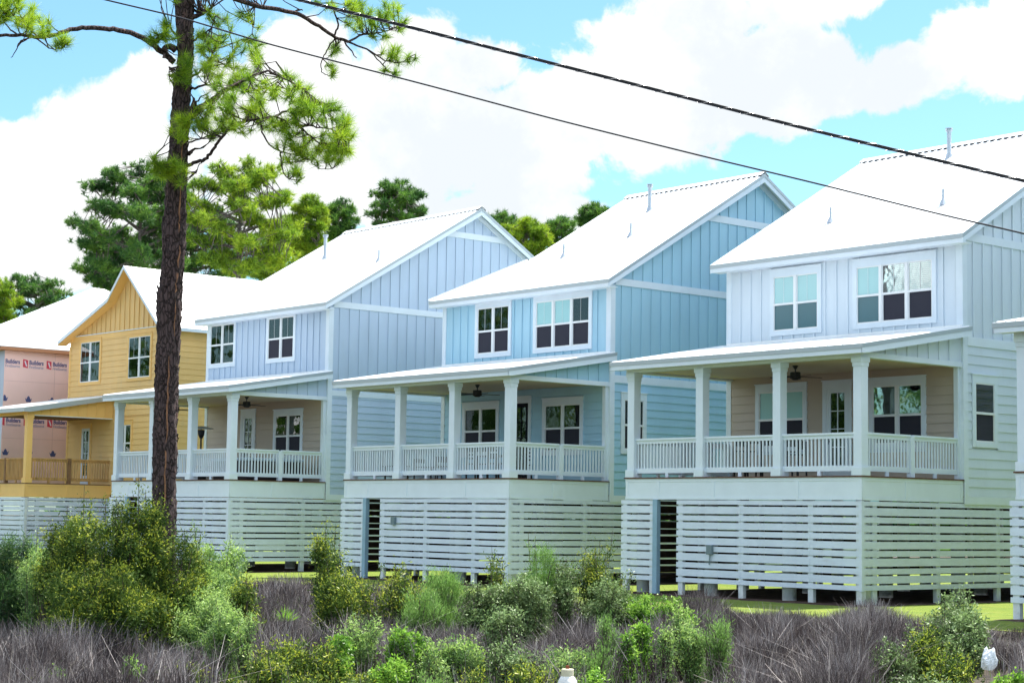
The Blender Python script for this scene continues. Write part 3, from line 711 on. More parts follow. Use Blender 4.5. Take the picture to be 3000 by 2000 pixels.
# ------------------------------------------------------------------ pink house with printed sheathing
def text_mesh(txt, size, bold=.0):
    cu = bpy.data.curves.new('lettering', 'FONT'); cu.body = txt; cu.size = size; cu.extrude = .003; cu.offset = bold; cu.resolution_u = 3
    o = bpy.data.objects.new('lettering', cu); C.objects.link(o)
    dg = bpy.context.evaluated_depsgraph_get(); me = bpy.data.meshes.new_from_object(o.evaluated_get(dg))
    bpy.data.objects.remove(o); bpy.data.curves.remove(cu)
    xs = [v.co.x for v in me.vertices]; return me, max(xs)
def pink():
    ox, oy = -49.35, 1.78
    h = empty('raised_house', (ox, oy, 0), 0); tag(h, 'unfinished pink sheathed house printed with red and blue wrap logos, at the left edge', 'house', 'raised coastal houses in the row')
    L, Wd, ZT = 13.2, 8.2, 6.0
    w = MB(); w.box(-Wd, 0, 0, L, -.42, ZT); wl = Wall('s', 0.0)
    w.build('wall', M_['pink'], h)
    sm = MB()
    for z in (2.05, 4.6): wl.box(sm, 0.01, L, z, z + .012, .001, .004)
    for a in (2.44, 4.88, 7.3, 9.8): wl.box(sm, a, a + .012, 0, ZT, .001, .0035)
    sm.build('seam', mat('sheathing_tape', (.62, .42, .40), .6), h)
    fr = MB(); fr.box(-Wd, -.02, -.012, -.002, -.4, ZT); fr.build('front_blue_shade', mat('blue_shade_tone', (.50, .55, .68), .6), h)  # blue shade of the front wall, put into a thin sheet's colour
    r = MB(); o = .38; zt = ZT + .14; pk = (-4.1, 6.4, 9.68); pk2 = (-4.1, 7.0, 9.68)
    c4 = [(-Wd - o, -o, zt), (o, -o, zt), (o, L + o, zt), (-Wd - o, L + o, zt)]
    r.add(c4 + [pk, pk2] + [(x, y, z - .04) for x, y, z in c4], [(0, 1, 4), (1, 2, 5, 4), (2, 3, 5), (3, 0, 4, 5), (0, 6, 7, 1), (1, 7, 8, 2), (2, 8, 9, 3), (3, 9, 6, 0), (9, 8, 7, 6)])
    r.build('roof', M_['roof'], h)
    e = MB(); e.box(-Wd - o + .02, o - .02, -o + .02, L + o - .02, ZT - .05, zt - .045); e.build('eave_board', mat('orange_brown_board', (.42, .19, .09), .7), h)
    # prints
    def put(me, m, y, z):
        me.materials.clear(); me.materials.append(m); ob = bpy.data.objects.new('lettering', me); link(ob, h); ob.location = (.006, y, z); ob.rotation_euler = (math.pi / 2, 0, math.pi / 2)
    for zrow, y_ in ((5.24, -.27), (2.62, -.13)):
        y = y_; k = 0
        while y < 6.4:
            if y + .28 > 0.02:
                a = max(y, .01); sq = MB(); sq.prism([(a, zrow + .02), (y + .24, zrow - .02), (y + .24, zrow + .34), (a, zrow + .38)], 'x', .001, .005)
                sq.build('logo_square', M_['red'], h)
                st = MB(); st.prism([(y + .06, zrow + .30), (y + .12, zrow + .30), (y + .21, zrow + .06), (y + .15, zrow + .06)], 'x', .006, .008)
                if y > -.02: st.build('logo_stripe', M_['trim'], h)
            me, wx = text_mesh('Builders', .30, .008); s_ = .70 / wx; me.transform(Matrix.Diagonal((s_, .9, 1, 1))); put(me, M_['navy'], y + .30, zrow + .15)
            me, wx = text_mesh('FirstSource', .20, .002); s_ = .70 / wx; me.transform(Matrix.Diagonal((s_, .9, 1, 1))); put(me, M_['greyprint'], y + .30, zrow - .02)
            y += 1.15
    for zrow, y_ in ((3.72, .06), (1.32, .2)):
        for k in range(6):
            y = y_ + 1.15 * k * (1 if zrow > 3 else 1); cr = MB()
            pts = [(-.17, .17), (-.10, .10), (-.05, .22), (0, .26), (.05, .22), (.10, .10), (.17, .17), (.12, .02), (.10, -.02), (-.10, -.02), (-.12, .02)]
            if y < .18: pts = [(max(a, -y + .01), b) for a, b in pts]
            cr.prism([(y + a, zrow + b) for a, b in pts], 'x', .001, .005)
            cr.build('printed_mark', M_['navy'], h)
    slat_skirt(h, 's', .0, 0, L, [.1, 4, 8, 12]); slat_skirt(h, 'f', .0, -Wd, 0, [-8, -4, -.1])
pink()

# ------------------------------------------------------------------ porch things
def to_world(org, rz, p):
    c, s = math.cos(rz), math.sin(rz); return (org[0] + p[0] * c - p[1] * s, org[1] + p[0] * s + p[1] * c, org[2] + p[2])
HA = ((0, 0, 0), -.0069); HB = ((-11.9778, -.6301, 0), -.0042); HC = ((-24.677, -1.8575, 0), -.0062)
def fan(H, p, label, rot=.2):
    o = empty('ceiling_fan', to_world(*H, p), H[1] + rot); tag(o, label, 'ceiling fan', 'dark ceiling fans on the porches')
    m = MB(); m.cyl(0, 0, -.09, 0, .03, .08); m.cyl(0, 0, -.17, -.09, .018); m.cyl(0, 0, -.33, -.17, .14, .13, 18); m.cyl(0, 0, -.37, -.33, .07, .12, 18); m.build('motor', M_['dark'], o)
    for k in range(5):
        a = k * 1.2566; b = MB(); c, s = math.cos(a), math.sin(a)
        def q(r, w, z): return (r * c - w * s, r * s + w * c, z)
        b.hexa([q(.12, -.02, -.30), q(.68, -.07, -.315), q(.68, .07, -.295), q(.12, .02, -.29), q(.12, -.02, -.29), q(.68, -.07, -.305), q(.68, .07, -.285), q(.12, .02, -.28)])
        b.build('blade', M_['dark'], o)
fan(HA, (-3.34, 1.5, 2.86), 'dark ceiling fan on the porch of the nearest white house', -.35)
fan(HB, (-3.3, 1.5, 2.86), 'dark ceiling fan on the porch of the light blue house', -.3)
fan(HC, (-1.46, 1.5, 2.86), 'dark ceiling fan at the right end of the grey-blue house porch', .1)
fan(HC, (-6.2, 1.5, 2.86), 'dark ceiling fan at the left end of the grey-blue house porch, beside the pine trunk', .25)
def chair(H, p, rot, label, m, seat=.46, back=.95, w=.44, cat='chair'):
    o = empty('patio_chair', to_world(*H, p), H[1] + rot); tag(o, label, cat, 'chairs on the porches')
    for (x, y) in ((-w / 2, -w / 2), (w / 2, -w / 2), (-w / 2, w / 2), (w / 2, w / 2)):
        l = MB(); l.box(x - .018, x + .018, y - .018, y + .018, 0, seat - .03); l.build('leg', m, o)
    s = MB(); s.box(-w / 2 - .02, w / 2 + .02, -w / 2 - .02, w / 2 + .02, seat - .03, seat); s.build('seat', m, o, bevel=.01)
    b = MB(); b.box(-w / 2, -w / 2 + .03, w / 2 - .02, w / 2 + .015, seat, back); b.box(w / 2 - .03, w / 2, w / 2 - .02, w / 2 + .015, seat, back)
    for k in range(4): z = seat + .12 + (back - seat - .17) * k / 3; b.box(-w / 2 + .03, w / 2 - .03, w / 2 - .012, w / 2 + .008, z, z + .05)
    b.build('backrest', m, o)
    t_ = MB(); t_.box(-w / 2 + .018, w / 2 - .018, -w / 2 - .01, -w / 2 + .01, seat * .35, seat * .35 + .03); t_.box(-w / 2 + .018, w / 2 - .018, w / 2 - .01, w / 2 + .01, seat * .35, seat * .35 + .03); t_.build('stretcher', m, o)
def table(H, p, label, m, r=.5, hgt=.74, sq=None):
    o = empty('patio_table', to_world(*H, p), H[1]); tag(o, label, 'table', 'tables on the porches')
    s = MB()
    if sq: s.box(-sq[0], sq[0], -sq[1], sq[1], hgt - .03, hgt)
    else: s.cyl(0, 0, hgt - .03, hgt, r, r, 24)
    s.build('table_top', m, o)
    xx, yy = (sq[0] - .06, sq[1] - .06) if sq else (r * .6, r * .6)
    for (x, y) in ((-xx, -yy), (xx, -yy), (-xx, yy), (xx, yy)):
        l = MB(); l.box(x - .02, x + .02, y - .02, y + .02, 0, hgt - .03); l.build('leg', m, o)
DK = M_['dark']
chair(HA, (-5.15, 1.6, 0), 1.5, 'tall dark bar stool, leftmost seat on the nearest white house porch', DK, .72, 1.0, .40, 'bar stool')
chair(HA, (-4.35, 2.3, 0), .1, 'dark bar stool against the left window of the nearest white house porch', DK, .72, 1.05, .42, 'bar stool')
table(HA, (-4.35, 1.35, 0), 'tall dark table between the stools on the nearest white house porch', DK, .42, .92)
chair(HA, (-3.35, 1.5, 0), -1.4, 'dark folding seat right of the tall table, near the white house door', DK, .60, .93, .42)
table(HB, (-2.1, 1.5, 0), 'low dark dining table beside the corner column of the light blue house', DK, .5, .70, (.75, .42))
chair(HB, (-2.6, .95, 0), 3.1, 'dark slatted chair in front of the blue porch table, left one of two', DK)
chair(HB, (-1.6, .95, 0), 3.2, 'dark slatted chair in front of the blue porch table, right one of two', DK)
chair(HB, (-2.1, 2.25, 0), .05, 'dark slatted chair behind the blue porch table', DK)
chair(HB, (-4.6, 1.4, 0), 1.0, 'dark slatted lounge seat by the left window of the blue porch', DK, .42, .72, .62)
chair(HB, (-5.9, 1.7, 0), 1.9, 'dark slatted lounge seat behind the second bay of the blue porch railing', DK, .42, .66, .62)
table(HB, (-7.0, 1.3, 0), 'small dark side table at the left end of the blue porch', DK, .3, .45, (.4, .25))
chair(HC, (-3.2, .95, 0), 1.2, 'white slatted armchair left of the hot tub', M_['vinyl'], .40, .78, .6)
def tub():
    o = empty('hot_tub', to_world(*HC, (-1.65, 2.15, 0)), HC[1]); tag(o, 'dark sided hot tub under a pale blue cover on the grey-blue house porch', 'hot tub')
    b = MB(); b.box(-1.05, 1.05, -1.15, 1.15, .02, .66); b.build('cabinet', mat('dark_tub_cabinet', (.03, .022, .03), .6), o, bevel=.04)
    b = MB(); b.box(-1.10, 1.10, -1.2, -.01, .662, .76); b.box(-1.10, 1.10, .01, 1.2, .662, .76); b.build('cover', mat('pale_blue_cover', (.42, .55, .68), .5), o, bevel=.03)
tub()
def heater():
    o = empty('patio_heater', to_world(*HC, (-4.38, 1.5, 0)), 0); tag(o, 'tall dark patio heater with a flat round reflector on the grey-blue porch', 'patio heater')
    b = MB(); b.cyl(0, 0, 0, .35, .23, .20, 20); b.build('base', DK, o); b = MB(); b.cyl(0, 0, .35, 1.5, .03); b.build('pole', DK, o)
    b = MB(); b.cyl(0, 0, 1.5, 1.62, .05, .11, 16); b.cyl(0, 0, 1.62, 1.80, .11, .13, 16); b.build('burner', DK, o)
    b = MB(); b.cyl(0, 0, 1.84, 1.86, .43, .42, 28); b.cyl(0, 0, 1.86, 1.93, .42, .08, 28); b.cyl(0, 0, 1.80, 1.84, .02); b.build('reflector', M_['pipe'], o)
heater()

exec_order = 'vegetation follows'
# ------------------------------------------------------------------ leaf materials
L_ = {}
L_['olive'] = leafmat('olive_leaf', [(.03, .07, .014), (.075, .135, .022), (.16, .24, .04)], .6, .3, spec=.25)
L_['olivetip'] = leafmat('yellow_new_growth', [(.24, .33, .03), (.38, .45, .045), (.55, .56, .07)], .45, .4)
L_['silver'] = leafmat('grey_green_leaf', [(.10, .19, .06), (.18, .31, .09), (.30, .44, .16)], .5, .35)
L_['silvertip'] = leafmat('pale_green_tip', [(.28, .44, .09), (.40, .58, .14), (.50, .66, .22)], .5, .4)
L_['feather'] = leafmat('feathery_green', [(.09, .18, .04), (.15, .28, .06), (.22, .38, .09)], .55, .35)
L_['feathertip'] = leafmat('feathery_light_green', [(.17, .34, .07), (.26, .46, .10), (.34, .52, .16)], .55, .4)
L_['bright'] = leafmat('bright_green_leaf', [(.07, .18, .02), (.13, .28, .035), (.20, .38, .05)], .4, .35)
L_['brighttip'] = leafmat('bright_lime_tip', [(.20, .42, .04), (.30, .52, .06), (.38, .58, .10)], .45, .45)
L_['dull'] = leafmat('dull_green_leaf', [(.06, .10, .035), (.12, .18, .06), (.20, .27, .11)], .45, .25)
L_['dulltip'] = leafmat('sage_tip', [(.19, .30, .10), (.28, .41, .15), (.36, .48, .22)], .5, .3)
L_['dark'] = leafmat('dark_green_leaf', [(.02, .06, .025), (.04, .10, .03), (.07, .14, .04)], .5, .25)
L_['darktip'] = leafmat('mid_green_tip', [(.07, .16, .04), (.11, .22, .05), (.15, .26, .07)], .5, .3)
M_['twig'] = mat('grey_brown_twig', (.10, .075, .065), .85, 0, .2, .3, 8)

STY = {  # leaf length, width, spread, tip fraction, shoot length, upness
 'olive': (.058, .020, .85, .24, .32, 1.15), 'silver': (.052, .018, .85, .45, .25, 1.1), 'feather': (.060, .009, .7, .5, .26, 1.5),
 'bright': (.055, .026, .9, .45, .18, .8), 'dull': (.055, .022, 1.1, .35, .20, .6), 'dark': (.11, .013, .8, .4, .3, .9)}
NSH = [0]
def shrub(px, ytop, wpx, depth, kind, label, dens=1.0, sprigs=0, name='shrub', cat='shrub', hfrac=.12, tall=1.0, ybase=None):
    b = at(px, 1500, depth); bx, by = b[0], b[1]; bz = float(g(bx, by)); H = at(px, ytop, depth)[2] - bz; R = wpx * (.57 if depth > 31.5 else .50) * depth / FPX
    H = max(H, .25)
    LL, LW, spread, tf, shoot, upn = STY[kind]
    area = math.pi * R * R * .6 + 2 * R * H
    ntip = int(np.clip(area * 62 * dens, 20, 560)); per = int(50 if kind != 'feather' else 52)
    # lobes give an uneven outline
    nl = max(3, int(4 + R * 3)); la = rng.uniform(0, 6.283, nl); lr = R * rng.uniform(.2, .75, nl); lh = H * rng.uniform(.52, .92, nl); lh[0] = H * .94; lr[0] *= .5
    ls = R * rng.uniform(.32, .52, nl)
    k = rng.integers(0, nl, ntip); d3 = unit(rng.normal(size=(ntip, 3))); d3[:, 2] = np.abs(d3[:, 2]) * rng.choice([1, 1, 1, -.7], ntip)
    rad = rng.uniform(.55, 1.0, ntip) ** .6
    T = np.stack([lr[k] * np.cos(la[k]) + d3[:, 0] * ls[k] * rad * 1.15, lr[k] * np.sin(la[k]) + d3[:, 1] * ls[k] * rad * 1.15,
                  lh[k] * (1 - .0) - ls[k] * .9 + d3[:, 2] * np.maximum(ls[k], .2 * H) * rad], 1)
    low = rng.random(ntip) < .35; T[low, 2] = rng.uniform(hfrac, .7, low.sum()) * H; T[:, 2] = np.clip(T[:, 2], hfrac * H, H * .97)
    dirs = unit(np.stack([T[:, 0] / R * .6, T[:, 1] / R * .6, np.full(ntip, upn)], 1) + rng.normal(size=(ntip, 3)) * .35)
    if sprigs:
        sa = rng.uniform(0, 6.283, sprigs); sr = R * rng.uniform(.0, .9, sprigs)
        ST = np.stack([sr * np.cos(sa), sr * np.sin(sa), H * rng.uniform(.98, 1.0 + .16 * tall, sprigs)], 1)
        T = np.concatenate([T, ST]); dirs = np.concatenate([dirs, unit(np.stack([ST[:, 0] * .5, ST[:, 1] * .5, np.ones(sprigs)], 1))])
    n = len(T); N = n * per
    u = rng.random(N); ti = np.repeat(np.arange(n), per)
    sp = rng.normal(size=(N, 3)) * (.03 + .035 * spread) * (1.4 - u[:, None]) * (shoot / .2)
    P = T[ti] - dirs[ti] * (u[:, None] ** 1.3) * shoot + sp * .6
    D = unit(dirs[ti] * (.9 if kind == 'feather' else .45) + unit(rng.normal(size=(N, 3))) * spread * .8)
    L = LL * rng.uniform(.4, 1.55, N); V = leaves(P, D, L, LW * rng.uniform(.7, 1.3, N))
    # inner, sparser leaves so the bush is not hollow
    Ni = N // 4; ii = rng.integers(0, n, Ni); s_ = rng.uniform(.35, .9, (Ni, 1)); Pi = T[ii] * s_ * [1, 1, 1] + rng.normal(size=(Ni, 3)) * .06
    Vi = leaves(Pi, unit(rng.normal(size=(Ni, 3)) + [0, 0, .4]), LL * rng.uniform(.6, 1.1, Ni), LW * 1.2)
    tipshoot = rng.random(n) < (.75 if kind != 'olive' else .62)
    mi = np.where((u < tf) & tipshoot[ti], 1, 0)
    root = empty(name, (bx, by, bz)); tag(root, label, cat, 'shrubs in the marsh in front of the houses')
    np_mesh('foliage', np.concatenate([V, Vi]), 4, [L_[kind], L_[kind + 'tip']], root, np.concatenate([mi, np.zeros(Ni, int)]))
    st = MB(); sel = rng.choice(n, min(n, 46), replace=False) if n > 46 else np.arange(n)
    if sprigs: sel = np.unique(np.concatenate([sel, np.arange(n - sprigs, n)]))
    for i in sel:
        t_ = T[i]; b0 = rng.normal(size=2) * R * .12; mid = np.array([b0[0] + (t_[0] - b0[0]) * .55, b0[1] + (t_[1] - b0[1]) * .55, t_[2] * .45]) + rng.normal(size=3) * .03
        st.tube([(b0[0], b0[1], -.05), mid, t_ - dirs[i] * shoot * .4, t_ + dirs[i] * shoot * random.choice((0, 0, 0, .6))], [.011, .008, .005, .003], 4)
    st.build('stems', M_['twig'], root)
    NSH[0] += 1
    return root
SHR = [
 # px, top, width, depth, kind, label, density, sprigs
 (20, 1560, 170, 33.5, 'dark', 'dark green bush cut by the left edge of the photo', 1.5, 2),
 (115, 1600, 150, 32.6, 'silver', 'bright green bush between the far-left dark bush and the big olive thicket', 1.2, 3),
 (165, 1545, 110, 31.8, 'olive', 'olive bush with one raised yellow tuft in front of the yellow house skirt', 1.0, 3),
 (245, 1510, 210, 31.4, 'olive', 'tall olive bush in front of the corner where yellow and grey-blue houses meet', 1.7, 4),
 (330, 1520, 210, 30.8, 'olive', 'tall yellow-tipped olive bush left of the pine trunk base', 1.7, 4),
 (425, 1470, 180, 31.2, 'olive', 'tallest olive bush rising directly against the left of the pine trunk', 1.6, 3),
 (390, 1640, 260, 30.2, 'olive', 'broad dark olive bush low in front of the pine trunk', 1.8, 0),
 (230, 1650, 260, 30.0, 'olive', 'broad shadowy olive bush low at the left of the thicket', 1.7, 0),
 (535, 1560, 190, 31.0, 'olive', 'olive bush with yellow flowers directly right of the pine trunk', 1.6, 3),
 (620, 1585, 190, 31.8, 'silver', 'pale grey-green groundsel bush right of the olive thicket', 1.9, 2),
 (690, 1600, 120, 32.4, 'silver', 'pale lime bush with a rounded top in front of the grey-blue skirt', 1.6, 1),
 (600, 1700, 220, 30.6, 'silver', 'low silvery bush in front of the grey-green groundsel', 1.6, 0),
 (720, 1690, 120, 31.0, 'olive', 'small orange-tipped olive bush left of the open lawn gap', 1.3, 1),
 (955, 1575, 105, 33.5, 'olive', 'upright narrow yellow-green bush in front of the left end of the blue skirt', 1.9, 3),
 (985, 1670, 160, 32.6, 'olive', 'lower spread of olive leaves at the foot of the upright narrow bush', 1.5, 0),
 (1070, 1685, 120, 33.0, 'olive', 'low olive bush in front of the gate opening of the blue house', 1.2, 3),
 (1165, 1665, 130, 33.3, 'olive', 'low olive bush with upright sprigs in front of the blue house pilings', 1.2, 3),
 (1300, 1655, 170, 33.6, 'feather', 'dome of feathery light green dog fennel in front of the blue skirt', 1.6, 0),
 (1235, 1715, 150, 32.4, 'feather', 'low dog fennel left of the feathery dome', 1.2, 0),
 (1400, 1700, 120, 33.8, 'dull', 'low sage bush between the two feathery fennels', 1.2, 0),
 (1465, 1640, 110, 34.4, 'olive', 'thin olive shrub with yellow shoot tips left of the tall fennel', .9, 3),
 (1570, 1595, 150, 34.2, 'feather', 'tall feathery dog fennel in front of the near corner of the blue skirt', 1.9, 2),
 (1540, 1670, 200, 33.6, 'dull', 'dull twiggy bush at the foot of the tall fennel', 1.4, 0),
 (1660, 1640, 120, 34.3, 'dull', 'sparse sage bush with one long stem and a leaf rosette at its top', .8, 3),
 (1760, 1620, 150, 34.6, 'olive', 'open olive shrub with long bare shoots in front of the blue side skirt', .9, 6),
 (1790, 1680, 190, 33.8, 'dull', 'spreading dull green bush left of the white house skirt', 1.5, 3),
 (1900, 1735, 150, 33.6, 'bright', 'green weeds at the foot of the white house gate post', 1.0, 0),
 (1990, 1745, 100, 33.2, 'bright', 'short green weeds right of the gate opening of the white house', .9, 0),
 (670, 1775, 150, 28.4, 'silver', 'bright rounded groundsel bush in the reeds right below the thicket', 1.7, 0),
 (735, 1800, 80, 28.0, 'silver', 'small groundsel clump touching the bright rounded one', 1.3, 0),
 (850, 1860, 200, 26.6, 'olive', 'orange-tipped olive bush in the left foreground', 1.8, 0),
 (790, 1900, 170, 26.0, 'olive', 'low olive bush in front of the orange-tipped one', 1.5, 0),
 (950, 1880, 130, 26.4, 'olive', 'low yellow-green bush right of the orange-tipped one', 1.4, 0),
 (1060, 1800, 150, 27.8, 'silver', 'leafy silver-green bush in the middle foreground', 1.5, 0),
 (1000, 1850, 120, 27.0, 'bright', 'glossy green bush left of the middle silver-green one', 1.3, 0),
 (1180, 1835, 130, 27.6, 'bright', 'lime green bush in the middle foreground', 1.6, 0),
 (1245, 1845, 70, 27.3, 'bright', 'small lime clump beside the lime green bush', 1.3, 0),
 (1150, 1920, 170, 26.0, 'bright', 'low glossy clump at the bottom below the lime green bush', 1.3, 0),
 (1360, 1850, 160, 27.2, 'silver', 'soft grey-green bush right of the lime clump', 1.5, 0),
 (1290, 1880, 110, 26.8, 'silver', 'thin grey-green bush behind the bottom weeds, left of the soft one', 1.1, 0),
 (1475, 1765, 170, 28.2, 'dull', 'spindly sage bush standing open in the reeds', .7, 0),
 (1500, 1850, 180, 27.2, 'dull', 'dull low tangle under the spindly sage bush', .8, 0),
 (1640, 1880, 140, 26.8, 'silver', 'light green bush behind the hydrant', 1.2, 0),
 (1780, 1805, 70, 27.8, 'feather', 'narrow upright green bush right of the hydrant', 1.3, 1),
 (1760, 1880, 110, 26.9, 'feather', 'lower leafy part of the narrow upright green bush', 1.0, 0),
 (1880, 1825, 80, 28.4, 'bright', 'leftmost lime bush of the bright clump at centre right', 1.7, 0),
 (1945, 1835, 70, 28.2, 'silver', 'small pale bush between the lime bushes at centre right', 1.2, 0),
 (2020, 1815, 110, 28.6, 'silver', 'pale lime bush in the middle of the bright clump at centre right', 1.6, 0),
 (2105, 1805, 100, 28.3, 'feather', 'rightmost bush of the bright clump at centre right', 1.6, 1),
 (2000, 1775, 60, 29.2, 'silver', 'small pale bush peeping above the bright clump at centre right', 1.2, 0),
 (1840, 1850, 60, 28.0, 'bright', 'small dark-stemmed bush at the left of the bright clump', 1.0, 0),
 (2760, 1770, 230, 29.6, 'dull', 'large sage bush in the right foreground', 1.5, 3),
 (2850, 1800, 170, 29.0, 'dull', 'silver-green bush left above the white plastic bag', 1.4, 0),
 (2790, 1745, 150, 30.2, 'dull', 'leafy shrub with rosettes standing before the lit lawn', .9, 6),
 (2700, 1830, 170, 28.4, 'olive', 'low olive bush with bright yellow leaves in the right foreground', 1.4, 0),
 (2620, 1860, 150, 28.0, 'dull', 'thin sage bush at the left of the right-hand group', .7, 0),
 (2790, 1900, 180, 27.0, 'olive', 'shadowy olive bush at the bottom right', 1.1, 0),
 (2690, 1965, 200, 26.0, 'dull', 'low weeds at the bottom right beneath the olive bush', .9, 0),
]
for i, s in enumerate(SHR): shrub(s[0], s[1], s[2], s[3], s[4], s[5], s[6], s[7])
BOT = [(105, 1965, 90, 'olive', 'yellow-green weed clump at the bottom left corner'), (180, 1945, 70, 'bright', 'small lime weed near the bottom left corner'), (400, 1925, 55, 'bright', 'bright green leafy sprout standing in the left reeds'),
       (480, 1960, 110, 'dull', 'sage weed right of the bright sprout'), (590, 1930, 110, 'olive', 'thin olive weed left of the foreground olive bushes'), (700, 1965, 120, 'olive', 'low olive weed at the bottom, left of centre'),
       (900, 1965, 170, 'olive', 'bottom-edge olive tangle under the foreground olive bushes'), (1050, 1960, 140, 'olive', 'bottom-edge yellow-green weed left of the glossy clump'), (1260, 1965, 130, 'feather', 'feathery weed at the bottom, left of the hydrant group'),
       (1400, 1960, 140, 'olive', 'olive weed at the bottom, second plant left of the hydrant'), (1530, 1940, 140, 'olive', 'yellow-green weed immediately left of the hydrant'), (1590, 1960, 90, 'olive', 'small weed touching the left of the hydrant'),
       (1735, 1950, 90, 'bright', 'weed with reddish sprouts immediately right of the hydrant'), (2400, 1985, 90, 'dull', 'small weed alone at the bottom among the right reeds'), (2930, 1975, 110, 'bright', 'lime weed in the bottom right corner'),
       (2980, 1960, 60, 'bright', 'lime weed cut by the right edge at the bottom'), (2160, 1990, 100, 'dull', 'low sage weed at the bottom right of centre')]
for (px, yt, w_, k, lb) in BOT: shrub(px, yt, w_, 25.2, k, lb, 1.2, 0, 'weed_clump', 'weed')

# spiky plant on the lawn edge
def soil_patch():
    mb = MB()
    for (ox, oy, a), (x0, x1, y0, y1) in (((0, 0, -.0069), (-8.3, .25, -.5, 17.3)), ((-11.9778, -.6301, -.0042), (-8.3, .25, -.5, 17.3)), ((-24.677, -1.8575, -.0062), (-8.3, .25, -.5, 17.3)), ((13.3932, -1.7952, -.004), (-8.3, .25, -.5, 17.3)), ((-42.9779, -.1344, .0095), (-4.4, 4.3, -.5, 16))):
        c, s_ = math.cos(a), math.sin(a); N1, N2 = 26, 40; b0 = len(mb.v); vs = []; fs = []
        for j in range(N2 + 1):
            for i in range(N1 + 1):
                X = x0 + (x1 - x0) * i / N1; Y = y0 + (y1 - y0) * j / N2
                if i in (0, N1): X += .12 * math.sin(j * 2.3) * (1 if i else -1)
                if j == 0: Y += .10 * math.sin(i * 1.9) - .05
                wx, wy = ox + X * c - Y * s_, oy + X * s_ + Y * c; vs.append((wx, wy, float(g(wx, wy)) + .03 - (.02 if i in (0, N1) or j in (0, N2) else 0)))
        for j in range(N2):
            for i in range(N1): k = j * (N1 + 1) + i; fs.append((k, k + 1, k + N1 + 2, k + N1 + 1))
        mb.add(vs, fs)
    tag(mb.build('bare_soil', mat('bare_dark_soil', (.075, .048, .042), .95, 0, .1, .45, 3, .8, 14)), 'bare dark soil under the raised houses', kind='structure')
soil_patch()
def spiky():
    b = at(838, 1700, 35.5); x, y = b[0], b[1]; z = float(g(x, y)); o = empty('spiky_plant', (x, y, z)); tag(o, 'small spiky lime yucca at the lawn edge in the gap beside the grey-blue house', 'plant')
    n = 90; D = unit(np.stack([rng.normal(size=n), rng.normal(size=n), rng.uniform(.2, 1.6, n)], 1)); P = D * .03 + [0, 0, .38]
    np_mesh('foliage', leaves(P, D, rng.uniform(.22, .36, n), .02), 4, [L_['brighttip']], o); s = MB(); s.tube([(0, 0, -.05), (.01, 0, .2), (0, 0, .42)], [.05, .045, .04], 7); s.build('stem', M_['twig'], o)
spiky()

# ------------------------------------------------------------------ reeds and grasses
def blades(name, label, n, sampler, hmean, wid, mats, lean=.22, zfun=None, bend=.15):
    xy = sampler(n); n = len(xy); z = g(xy[:, 0], xy[:, 1])
    hh = hmean * (.35 + .65 * np.clip((edge(xy[:, 0]) - xy[:, 1]) / 3.5, 0, 1)) * rng.uniform(.5, 1.25, n) * (.78 + .3 * np.sin(xy[:, 0] * 1.3 + 2 * np.sin(xy[:, 1] * .9)) + .22 * np.sin(xy[:, 0] * 3.1 + xy[:, 1] * 2.3))
    d = rng.normal(size=(n, 2)) * lean * np.where(rng.random(n) < .22, 2.6, .8)[:, None]; base = np.column_stack([xy, z - .02]); mid = base + np.column_stack([d * hh[:, None] * .5, hh * .55])
    tip = base + np.column_stack([d * hh[:, None] * (1.1 + bend * 3 * rng.random((n, 1))) + rng.normal(size=(n, 2)) * bend * hh[:, None] * .6, hh])
    a = rng.uniform(0, 3.1416, n); sd = np.column_stack([np.cos(a), np.sin(a), np.zeros(n)]) * (wid * rng.uniform(.45, 1.7, n))[:, None] * .5
    V = np.empty((n, 2, 4, 3)); V[:, 0, 0] = base - sd; V[:, 0, 1] = base + sd; V[:, 0, 2] = mid + sd * .8; V[:, 0, 3] = mid - sd * .8
    V[:, 1, 0] = mid - sd * .8; V[:, 1, 1] = mid + sd * .8; V[:, 1, 2] = tip + sd * .25; V[:, 1, 3] = tip - sd * .25
    return tag(np_mesh(name, V.reshape(-1, 3), 4, mats), label, kind='stuff')
def wedge(d0, d1, x0=-150, x1=3150, dens=None):
    def f(n):
        px = rng.uniform(x0, x1, n); d = np.sqrt(rng.uniform(d0 ** 2, d1 ** 2, n)); P = CAM + (FW + RT * ((px - 1500) / FPX)[:, None]) * d[:, None]
        xy = P[:, :2]; keep = xy[:, 1] < edge(xy[:, 0]) + .2
        if dens: keep &= rng.random(n) < dens(px, d, xy)
        return xy[keep]
    return f
reedm = leafmat('dead_reed', [(.025, .019, .019), (.068, .052, .052), (.155, .13, .13), (.40, .37, .37)], .7, .15, 1.0, .25)
palem = leafmat('pale_dead_stalk', [(.22, .19, .17), (.36, .32, .30), (.5, .46, .44)], .7, .15, 1.0, .25)
greenm = leafmat('green_blade', [(.07, .14, .03), (.12, .22, .04), (.20, .30, .07)], .6, .3, 1.0)
def clear(px, d, xy):
    p = np.clip(.25 + (edge(xy[:, 0]) - xy[:, 1]) / 3.0, 0.08, 1)
    for s in SHR:
        if s[3] < 30: p = np.where((np.abs(px - s[0]) < s[2] * .62) & (d < s[3] + .2), p * .12, p)
    return p
blades('dead_reeds', 'dark grey-brown dead reeds filling the marsh', 205000, wedge(22.5, 37.5, dens=clear), .62, .0085, reedm, .11)
blades('dead_reeds', 'outer dark reeds beyond the near marsh', 60000, wedge(37.5, 52, dens=clear), .50, .013, reedm, .15)
blades('pale_reed_stalks', 'pale dead stalks leaning among the dark reeds', 7500, wedge(22.5, 35, dens=clear), .66, .012, palem, .30, bend=.22)
